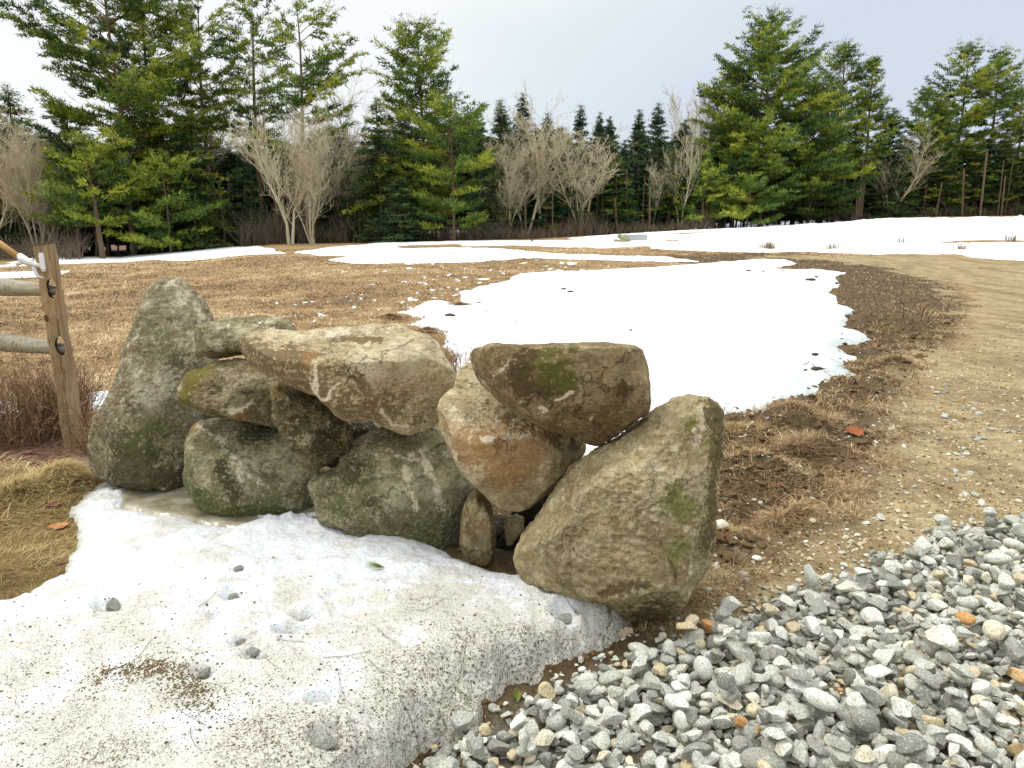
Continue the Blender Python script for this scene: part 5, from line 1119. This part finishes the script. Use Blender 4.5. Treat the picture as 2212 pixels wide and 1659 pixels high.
def stalk(name, pts, r_, mat, label, cat='twig'):
    P = np.array([np.array(q, float) for q in pts]); c = P[0].copy(); t = np.linspace(0, 1, len(P)); u = np.linspace(0, 1, 14)
    Q = np.stack([np.interp(u, t, P[:, k]) for k in range(3)], 1); Q[1:-1] = (Q[:-2] + Q[1:-1] * 2 + Q[2:]) / 4
    v, f = lathe_tube(Q - c, r_ * (1 - .6 * u), 5); me_ = mesh(name, v, f, mat, True, {'tone': np.full(len(v), .9)}); return tag(obj(name, me_, loc=c), label, cat)
def up(px, py, gx, gy, h=None):
    """point above the ground place (gx, gy) seen at frame position (px, py)"""
    g_ = hit(gx, gy); r = ray(px, py); P = CAM + r * (g_[1] / r[1]); return P
stalk('weed_stalk', [hit(205, 965), up(232, 900, 200, 970), up(300, 800, 200, 985), up(303, 740, 200, 990)], .0022, M_RED, 'long curved pale stalk arching between the fence post and the standing boulder', 'weed')
stalk('weed_stalk', [hit(200, 955), up(222, 905, 190, 965), up(236, 885, 190, 975)], .002, M_RED, 'short straw stalk leaning across the base of the fence post', 'weed')
stalk('weed_stalk', [hit(255, 985), up(240, 930, 215, 975), up(250, 880, 215, 975), up(285, 860, 215, 975)], .002, M_STRAW, 'bent straw stalk touching the left side of the standing boulder', 'weed')

# ------------------------------------------------------------------ split-rail fence
def wood_material(name, a, b_, c3, sc_=(30, 30, 1.6), warm=.3):
    n = NT(name); g_ = n.noise(1.0, 6, .7, vec=n.stretch(sc_), dist=.8); w = n.noise(2.2, 3, .6)
    c = n.mix(n.ramp(g_, [(.32, 0.0), (.68, 1.0)]), a, b_); c = n.mix(n.math('MULTIPLY', n.ramp(w, [(.42, 0.0), (.65, 1.0)]), warm), c, c3)
    c = n.mix(n.ramp(n.noise(1.0, 4, .7, vec=n.stretch((70, 70, 1.2))), [(.56, 0.0), (.64, .7)]), c, srgb(70, 56, 40))
    c = n.mix(n.math('MULTIPLY', n.attr('dark'), .85), c, srgb(54, 40, 26))
    return n.out(c, .85, n.bump(g_, .5, .004), .2)
M_POST = wood_material('weathered_post', srgb(122, 102, 74), srgb(172, 150, 116), srgb(168, 120, 72))
M_RAIL = wood_material('grey_rail', srgb(140, 132, 114), srgb(186, 178, 158), srgb(160, 144, 116), (1.6, 30, 30), .2)
base = hit(163, 962); r = ray(97, 530); top = CAM + r * ((base[1] + .0) / r[1])
pw, pd = .062, .052       # half width and half depth of the post
axis = unit((top - base)); Lp = np.linalg.norm(top - base)
fence = empty('rail_fence', base); tag(fence, 'weathered two-rail wooden fence end with a leaning slotted post', 'fence')
ax_x = unit(np.array([1.0, .42, 0]) - axis * (np.array([1.0, .42, 0]) @ axis)); ax_y = np.cross(axis, ax_x)
def post_mesh():
    pr = [(-pw, -pd * .75), (-pw * .55, -pd), (pw * .62, -pd), (pw, -pd * .6), (pw, pd * .8), (pw * .7, pd), (-pw * .8, pd), (-pw, pd * .7)]
    ns_ = 60; V = []; 
    for i in range(ns_):
        t = i / (ns_ - 1); z = -.25 + t * (Lp + .25); k = 1.0 - .10 * t + .012 * math.sin(9 * t); tw = 1.0
        for (x, y) in pr:
            j = .0025 * math.sin(z * 23 + x * 90) + .0015 * math.sin(z * 57 + y * 140)
            V.append(ax_x * (x * k + j) + ax_y * (y * k + j) + axis * (z + (.010 * (x / pw) if i == ns_ - 1 else 0)))
    F = [[i * 8 + s, i * 8 + (s + 1) % 8, (i + 1) * 8 + (s + 1) % 8, (i + 1) * 8 + s] for i in range(ns_ - 1) for s in range(8)]
    bm = bmesh.new(); vs_ = [bm.verts.new(v) for v in V]
    for f in F: bm.faces.new([vs_[i] for i in f])
    bm.faces.new([vs_[i] for i in range(7, -1, -1)]); bm.faces.new([vs_[(ns_ - 1) * 8 + i] for i in range(8)])
    bmesh.ops.recalc_face_normals(bm, faces=bm.faces); me_ = bpy.data.meshes.new('post'); bm.to_mesh(me_); bm.free(); return me_
slots = [(.795, .062, .026, .10), (.515, .062, .027, -.05)]      # height fraction, half length, half width, tilt
post = obj('post', post_mesh(), fence); post.data.materials.append(M_POST)
n = NT('slot_wood'); M_SLOT = n.out(n.mix(n.noise(1, 4, .7, vec=n.stretch((40, 40, 6))), srgb(58, 40, 24), srgb(120, 90, 58)), .95)
for hf, hl, hw_, tl in slots:
    cme = bpy.data.meshes.new('cut'); bm = bmesh.new(); ring0, ring1 = [], []
    for s in range(24):
        a = 2 * math.pi * s / 24; u_ = hw_ * math.cos(a) * (1 + .10 * math.sin(3 * a + hf * 9)) + .006; w_ = hl * math.sin(a) * (1 + .05 * math.cos(5 * a))
        c_ = ax_x * (u_ + tl * w_ * .5) + axis * (hf * Lp + w_)
        ring0.append(bm.verts.new(c_ - ax_y * .2)); ring1.append(bm.verts.new(c_ + ax_y * .2))
    for s in range(24): bm.faces.new([ring0[s], ring0[(s + 1) % 24], ring1[(s + 1) % 24], ring1[s]])
    bm.faces.new(ring0[::-1]); bm.faces.new(ring1); bmesh.ops.recalc_face_normals(bm, faces=bm.faces); bm.to_mesh(cme); bm.free(); cme.materials.append(M_SLOT)
    co = obj('cut', cme, fence); md = post.modifiers.new('b', 'BOOLEAN'); md.operation = 'DIFFERENCE'; md.object = co; md.solver = 'EXACT'; md.material_mode = 'TRANSFER'
    bpy.context.view_layer.update(); dg = bpy.context.evaluated_depsgraph_get(); nm = bpy.data.meshes.new_from_object(post.evaluated_get(dg))
    post.modifiers.clear(); post.data = nm; bpy.data.objects.remove(co)
    if not nm.materials: nm.materials.append(M_POST)
post.data.name = 'post'
# knots
for kx, kh in [(-.045, .655), (.022, .66)]:
    a = np.linspace(0, 2 * math.pi, 17)[:-1]; rr = [.017, .013, .011, .004]; V = []
    for j, q in enumerate(rr):
        for t in a: V.append(ax_x * (kx + q * math.cos(t) * .8) + axis * (kh * Lp + q * 1.35 * math.sin(t)) - ax_y * (-pd * (.97) - [.0, .006, .004, .006][j] if False else 0) + (-ax_y if (ax_y @ -FWD) < 0 else ax_y) * (pd * .955 + [.0, .005, .003, .004][j]))
    F = [[j * 16 + s, j * 16 + (s + 1) % 16, (j + 1) * 16 + (s + 1) % 16, (j + 1) * 16 + s] for j in range(3) for s in range(16)] + [[48 + s, 48 + s + 1, 48 + 14 - s, 48 + 15 - s] for s in range(0, 7)]
    obj('knot', mesh('knot', V, F, M_SLOT if kx < 0 else M_POST, True), fence)
def rail(p0, p1, r0, r1, seed):
    """split rail: rough flattened tube"""
    p0, p1 = np.array(p0) - base, np.array(p1) - base; n_ = 40; u = np.linspace(0, 1, n_); P = p0 + (p1 - p0) * u[:, None]; P[:, 2] += .006 * np.sin(u * 9 + seed)
    rd_ = np.interp(u, [0, .80, .93, 1], [r0, r1, r1 * .72, r1 * .45]); v, f = lathe_tube(P, rd_, 12); 
    v = v + .004 * np.stack([0 * v[:, 0], fbm(v[:, 0] * 3, v[:, 1] * 30, v[:, 2] * 30, seed=seed, octv=2), fbm(v[:, 0] * 3 + 5, v[:, 1] * 30, v[:, 2] * 30, seed=seed, octv=2)], 1)
    return obj('rail', mesh('rail', v, f, M_RAIL, True), fence)
def on_post(hf, k=0): return base + axis * (hf * Lp) + ax_y * k
e1, e2 = on_post(.795 - .015), on_post(.515 - .02)
def left_end(px, py, depth_y):
    r = ray(px, py); return CAM + r * (depth_y / r[1])
rail(left_end(-420, 600, base[1] + .5), e1 + ax_x * .05, .062, .058, 1)
rail(left_end(-420, 705, base[1] + .5), e2 + ax_x * .05, .068, .062, 2)
# white clamp and wooden pole tied to the post
n = NT('white_plastic'); M_WHITE = n.out(n.mix(n.noise(30, 3), (.74, .74, .72, 1), (.84, .84, .82, 1)), .45, None, .4)
n = NT('varnished_pole'); M_POLE = n.out(n.mix(n.noise(1, 4, .6, vec=n.stretch((3, 40, 40))), srgb(176, 132, 76), srgb(218, 182, 122)), .5)
hc = left_end(70, 575, base[1] - .06)
pole = empty('gate_pole', hc); tag(pole, 'varnished wooden pole ending in a white clamp against the fence post', 'pole')
pa = left_end(-260, 345, base[1] - .30) - hc; pb = left_end(42, 556, base[1] - .07) - hc
v, f = lathe_tube(pa + (pb - pa) * np.linspace(0, 1, 8)[:, None], np.full(8, .019), 12); obj('rod', mesh('rod', v, f, M_POLE, True), pole)
def strap(pts, rr): 
    P = np.array([left_end(x, y, base[1] - dy) - hc for x, y, dy in pts]); v, f = lathe_tube(P, rr, 10); return obj('clamp', mesh('clamp', v, f, M_WHITE, True), pole)
strap([(40, 552, .07), (50, 560, .07), (60, 566, .07), (78, 572, .06), (92, 575, .05)], [.021, .026, .024, .016, .014])
strap([(36, 571, .075), (48, 566, .075), (60, 566, .07), (72, 562, .06)], [.012, .014, .018, .015])
strap([(68, 566, .06), (76, 585, .06), (82, 597, .055), (95, 600, .05)], [.015, .012, .011, .009])
bm = bmesh.new(); bmesh.ops.create_cube(bm, size=1); bmesh.ops.bevel(bm, geom=bm.edges[:], offset=.12, segments=2, affect='EDGES')
Vp = np.array([v.co[:] for v in bm.verts]); pm = bpy.data.meshes.new('plate'); 
cpl = left_end(92, 566, base[1] - .055) - hc
for v, q in zip(bm.verts, Vp): v.co = cpl + ax_x * q[0] * .028 + ax_y * q[1] * .05 + axis * q[2] * .115
bm.to_mesh(pm); bm.free(); pm.materials.append(M_WHITE); obj('plate', pm, pole)

# ------------------------------------------------------------------ leaves, twigs, litter
def leaf_mat(name, a, b_): n = NT(name); return n.out(n.mix(n.noise(40, 4, .7), a, b_), .7)
def leaf(px, py, L, Wd, az_, mat, label, hh=0.0, tilt=.15, curl=.2, onbank=False, stand=False):
    c = hit(px, py, hh); c[2] = surf(c[0], c[1]) + .004
    n_, m = 12, 5; V = []
    for i in range(n_):
        u = i / (n_ - 1); w = Wd * math.sin(math.pi * min(1, u * .96 + .03)) ** .7 * (1 + .18 * math.sin(u * 20))
        for j in range(m):
            s = j / (m - 1) * 2 - 1; x, y = (u - .5) * L, s * w / 2; z = curl * L * ((s * s) * .35 + (u - .5) ** 2 * 1.2) + .001
            V.append((x, y, z))
    V = np.array(V)
    if stand: V = V[:, [2, 1, 0]] + [0, 0, L / 2]
    else: V[:, 2] += tilt * V[:, 1] + .5 * tilt * L * .3
    cz, sz = math.cos(az_), math.sin(az_); V = V @ np.array([[cz, sz, 0], [-sz, cz, 0], [0, 0, 1]])
    V2 = V + [0, 0, -.0008]; F = [[i * m + j, i * m + j + 1, (i + 1) * m + j + 1, (i + 1) * m + j] for i in range(n_ - 1) for j in range(m - 1)]
    return tag(obj('leaf', mesh('leaf', V, F, mat, True), loc=c), label, 'leaf')
LR = leaf_mat('rust_leaf', srgb(120, 60, 30), srgb(168, 98, 52)); LO = leaf_mat('orange_leaf', srgb(158, 92, 44), srgb(196, 138, 84)); LB = leaf_mat('beige_leaf', srgb(206, 184, 146), srgb(232, 216, 184)); LD_ = leaf_mat('dark_leaf', srgb(78, 44, 36), srgb(128, 80, 66))
leaf(1524, 1168, .085, .05, 1.3, LR, 'rust-brown curled leaf standing against the side of the largest boulder', stand=True, curl=.3)
leaf(1352, 1382, .070, .042, .7, LB, 'pale beige leaf on the soil between the snow bank tip and the gravel', tilt=.35)
leaf(1845, 948, .15, .10, .4, LR, 'brick-red leaf on the turf edge near the track', tilt=.4)
leaf(1690, 1075, .07, .05, 1.4, LR, 'small red-brown leaf in the torn turf beside the wall', tilt=.6)
leaf(128, 1142, .09, .06, .4, LO, 'orange-brown leaf in the wet grass left of the snow bank')
leaf(118, 1105, .09, .05, 1.5, LD_, 'grey-purple leaf just above the orange-brown one')
leaf(2203, 1190, .08, .05, .2, LR, 'brown leaf on the gravel pile at the right edge', hh=.08)
leaf(128, 1222, .05, .02, .2, LD_, 'dark curled leaf on the grass at the left edge of the bank')
for i, (px, py, lab) in enumerate([(60, 985, 'left'), (110, 1000, 'second'), (150, 985, 'third'), (170, 1020, 'right')]):
    leaf(px, py, .08, .05, i * 1.3, LD_, f'purple-brown fallen leaf, the {lab} one of those below the fence post', tilt=.2)
# green pine sprigs
n = NT('green_needles'); M_GRN = n.out(n.mix(n.noise(30, 2), srgb(74, 96, 34), srgb(140, 156, 66)), .6)
def sprig(px, py, L, az_, label, n_=26, hh=.15, spread=.22):
    c = hit(px, py, hh); c[2] = surf(c[0], c[1]) + .006; rg_ = np.random.RandomState(int(px)); a = az_ + rg_.normal(0, spread, n_)
    P = np.zeros((n_, 3)); P[:, 0] = rg_.uniform(0, .015, n_) * math.cos(az_); D = unit(np.stack([np.cos(a), np.sin(a), rg_.uniform(.02, .28, n_)], 1)); v, f = tubes(P, P + D * (L * rg_.uniform(.6, 1, n_))[:, None], np.full(n_, .0011), np.full(n_, .0005))
    return tag(obj('pine_sprig', mesh('pine_sprig', v, f, M_GRN, False), loc=c), label, 'sprig')
sprig(832, 1226, .075, 2.9, 'green pine sprig lying on the middle of the snow bank')
sprig(1118, 1500, .06, 1.5, 'green pine sprig at the gravel edge of the snow bank', hh=.05)
def twig(px0, py0, px1, py1, label, r_=.0009, bow=.008, forks=0, hh=.14, mat=None):
    a, b_ = hit(px0, py0, hh), hit(px1, py1, hh); u = np.linspace(0, 1, 10); P = a + (b_ - a) * u[:, None]
    s = unit(np.cross(b_ - a, [0, 0, 1])); P += s * (bow * np.sin(u * math.pi))[:, None]; P[:, 2] = [surf(p[0], p[1]) + .003 for p in P]; P[:, 2] = np.maximum(P[:, 2], np.linspace(P[0, 2], P[-1, 2], 10))
    v, f = lathe_tube(P - a, r_ * (1 - .5 * u), 5); VV, FF = [v], [f]; o_ = len(v)
    for k in range(forks):
        i = 3 + k * 2; e = P[i] + unit(b_ - a + s * (.9 if k % 2 else -.9) * np.linalg.norm(b_ - a)) * np.linalg.norm(b_ - a) * .3; Q = P[i] + (e - P[i]) * np.linspace(0, 1, 5)[:, None]; Q[:, 2] += .004
        v, f = lathe_tube(Q - a, r_ * .6 * np.linspace(1, .5, 5), 5); VV.append(v); FF.append(f + o_); o_ += len(v)
    o = obj('twig', mesh('twig', np.vstack(VV), np.vstack(FF), mat or M_TW, True), loc=a); return tag(o, label, 'twig')
n = NT('dark_twig'); M_TW = n.out(n.mix(n.noise(40), srgb(84, 66, 46), srgb(130, 106, 76)), .9)
for a_ in [(1098*.545-0,1410,660,1415,'thin twig just below the middle cluster of melt holes',.001,.01),(800,1450,845,1475,'short straight twig right of the rusty hole'),(988,1448,1010,1380,'thin dark twig near the upright crack of the bank'),(815,1372,858,1410,'slanting needle left of the crack end'),(910,1540,860,1500,'slanting needle above the blocky stone'),
      (985,1520,1050,1470,'twig crossing towards the gravel edge'),(940,1545,1000,1535,'nearly level needle left of the blocky stone'),(1000,1585,1060,1560,'dark needle at the lower right of the bank'),(870,1600,905,1583,'brown twig at the lower bank'),(1220,1300,1250,1312,'short needle above the twin hole',.001,.006),
      (560,1600,610,1655,'pair-like needle near the bottom middle'),(735,1492,760,1555,'upright-looking dark needle right of the rusty hole'),(415,1610,440,1659,'thin needle at the bottom left third'),(700,1458,805,1425,'long faint needle above the rusty hole'),(1000,1500,1060,1495,'small level needle by the right melt hollow'),
      (380,1560,450,1600,'thin twig left of the bottom middle'),(560,1435,600,1480,'straight needle below the dark stone'),(430,1330,470,1290,'slim needle between the left and the middle holes'),(280,1450,330,1395,'needle left of the dirt streak'),(910,1330,960,1300,'faint needle in the upper middle of the bank')]:
    twig(*a_[:5], *(a_[5:] if len(a_) > 5 else ()))
twig(865, 1590, 1000, 1645, 'forked dark twig at the bottom of the snow bank', .0018, .02, 3)
twig(2010, 1150, 2190, 1092, 'long dark twig lying over the top of the gravel pile', .003, .02, 2, hh=.1)
twig(2110, 1190, 2200, 1165, 'short dark twig on the upper right of the gravel pile', .002, .02, 1, hh=.1)
twig(1755, 790, 1790, 808, 'small forked twig on the ice edge of the snow field', .003, .01, 3, hh=.05)
twig(1735, 795, 1748, 783, 'short dark twig left of the forked one on the snow field', .003, .01, 0, hh=.05)
twig(1560, 1020, 1680, 1010, 'grey root lying across the torn turf', .004, .03, 2, hh=.03)
twig(1550, 1060, 1600, 1100, 'thin twig over the dark hole beside the wall', .003, .02, 2, hh=.02)
# dark clods on the snow field, one by one
M_CLOD = NT('clod'); _n = M_CLOD; M_CLOD = _n.out(_n.mix(_n.noise(30, 4, .7), srgb(36, 32, 22), srgb(84, 74, 50)), .95, _n.bump(_n.noise(40, 4), .8, .01))
for px, py, a_, lab in [(1217,625,.10,'largest dark clod on the middle of the snow field'),(1232,631,.08,'flat dark clod right below the largest one on the snow field'),(1205,629,.05,'small dark clod left of the largest one on the snow field'),(1750,607,.14,'dark clod on the crest of the far right snow edge'),(1763,599,.07,'small clod behind the crest clod'),
      (1808,614,.09,'clod at the outer snow edge beside the track'),(1617,586,.10,'flat dark patch of clods at the far end of the snow field'),(1650,587,.08,'clod right of the far flat patch'),(1690,586,.07,'clod at the far corner of the snow field'),(1762,771,.07,'flat brown clod on the ice of the snow edge'),(1765,805,.08,'dark clod beside the forked twig on the ice'),(1740,807,.03,'tiny clod left of the forked twig'),(1818,727,.03,'tiny upper clod on the icy edge'),(1817,737,.03,'tiny lower clod on the icy edge'),
      (1793,709,.05,'clod at the notch of the icy edge'),(1362,728,.04,'small dark speck of turf on the open snow field'),(972,683,.10,'mossy clod at the left margin of the snow field'),(1035,655,.06,'small clod near the left margin of the snow field'),(650,680,.05,'small grey stone in the brown meadow'),(713,672,.045,'second small grey stone in the brown meadow')]:
    P = hit(px, py, .03); z = surf(P[0], P[1]); stone_obj([P[0], P[1], z + a_ * .08, (a_, a_ * .7, a_ * .32), rot_rand(.1), int(px) % 14, .3], lab, None, 'stone' if 'stone' in lab else 'clod', None if 'stone' in lab else M_CLOD)
# crumbs of soil on the bank, thickest along the dark streak
def crumbs():
    L = []; streak = [(205,1462),(260,1452),(310,1442),(335,1446),(362,1450),(392,1462),(405,1485),(418,1505),(432,1545)]; st = np.array([bhit(x, y)[:2] for x, y in streak])
    for _ in range(1900):
        i = rg.randint(0, len(st) - 1); t = rg.rand(); p = st[i] * (1 - t) + st[i + 1] * t + rg.normal(0, .011, 2) * (1 + 3.5 * (rg.rand() < .35)) + .02 * np.sin(t * 9 + i); L.append((p[0], p[1], rg.uniform(.0012, .0042)))
    for cx, cy, k, r_ in [(100,1460,60,.05),(270,1470,60,.04),(230,1450,50,.03),(560,1580,160,.06),(500,1560,80,.05),(980,1570,260,.05),(1010,1410,160,.07),(860,1425,110,.07),(1110,1470,160,.05),(540,1500,90,.04),(1180,1440,120,.05),(860,1560,200,.08),(720,1620,160,.1),(1050,1390,120,.08)]:
        c = bhit(cx, cy)
        for _ in range(k): q = rg.normal(0, r_ * 1.3, 2); L.append((c[0] + q[0], c[1] + q[1], rg.uniform(.001, .0036)))
    for _ in range(8500):
        px, py = rg.uniform(-40, 1330), 1180 + 480 * rg.rand() ** .7; c = hit(px, py, .14); L.append((c[0], c[1], rg.uniform(.0008, .0024) * (1 + (rg.rand() < .06) * 1.4)))
    A = np.array(L); Tk, Sk = bank_T(A[:, 0], A[:, 1]); ok = Sk > .005; A = A[ok]; Z = np.minimum(Hg(A[:, 0], A[:, 1]), .03) + Tk[ok]
    I1 = ico(1); VV = (I1[0][None] * A[:, 2][:, None, None] * rg.uniform(.5, 1.2, (len(A), 12, 1)) * [1, 1, .7]) + np.stack([A[:, 0], A[:, 1], Z], 1)[:, None]
    FF = I1[1][None] + (np.arange(len(A)) * 12)[:, None, None]; return mesh('soil_crumbs', VV.reshape(-1, 3), FF.reshape(-1, 3), M_CLOD2, False)
_n = NT('crumb'); M_CLOD2 = _n.out(_n.mix(_n.noise(60, 3), srgb(58, 46, 28), srgb(124, 104, 66)), .95)
tag(obj('soil_crumbs', crumbs()), 'soil crumbs and bark specks strewn over the snow bank', 'debris', kind='stuff')

# ------------------------------------------------------------------ far concrete block and log
def rough_box(name, c, sx, sy, sz, mat, label, cat, rz=0.0):
    bm = bmesh.new(); bmesh.ops.create_cube(bm, size=1)
    for v in bm.verts: v.co.x *= sx; v.co.y *= sy; v.co.z *= sz
    bmesh.ops.bevel(bm, geom=bm.edges[:], offset=min(sx, sy, sz) * .08, segments=2, affect='EDGES'); me_ = bpy.data.meshes.new(name); bm.to_mesh(me_); bm.free(); me_.materials.append(mat)
    o = obj(name, me_, loc=c); o.rotation_euler = (.06, 0, rz); return tag(o, label, cat)
n = NT('concrete'); M_CON = n.out(n.mix(n.noise(6, 5, .7), srgb(150, 152, 146), srgb(196, 198, 192)), .9)
P = hit(1372, 521); rough_box('concrete_block', P + [0, 0, .12], 1.15, .7, .45, M_CON, 'grey concrete block lying in the far snow', 'block', .1)
for i, (x0, y0, x1, y1, rr_, lab) in enumerate([(1338, 512, 1358, 524, .13, 'upper mossy log beside the concrete block'), (1328, 521, 1356, 525, .10, 'lower mossy log beside the concrete block')]):
    a, b_ = hit(x0, y1 - (y1 - y0) * .2) + [0, 0, .28 - .2 * i], hit(x1, y1) + [0, 0, .06]; u = np.linspace(0, 1, 8)
    v, f = lathe_tube((b_ - a) * u[:, None], rr_ * (1 - .2 * u) * (1 + .1 * np.sin(u * 13)), 9); tag(obj('log', mesh('log', v, f, M_LOG if i else (lambda q: q)(globals().setdefault('M_LOG', (lambda n: n.out(n.mix(n.noise(9, 4, .7), srgb(92, 92, 60), srgb(160, 154, 120)), .95))(NT('mossy_log')))), True), loc=a), lab, 'log')
P = hit(1149, 524); tag(obj('marker', mesh('marker', *tubes([[0, 0, 0], [.0, 0, .35]], [[0, 0, .4], [.18, 0, .45]], [.05, .04], [.04, .03], 6), M_CLOD, True), loc=P), 'small dark stump in the far snow left of the concrete block', 'stump')
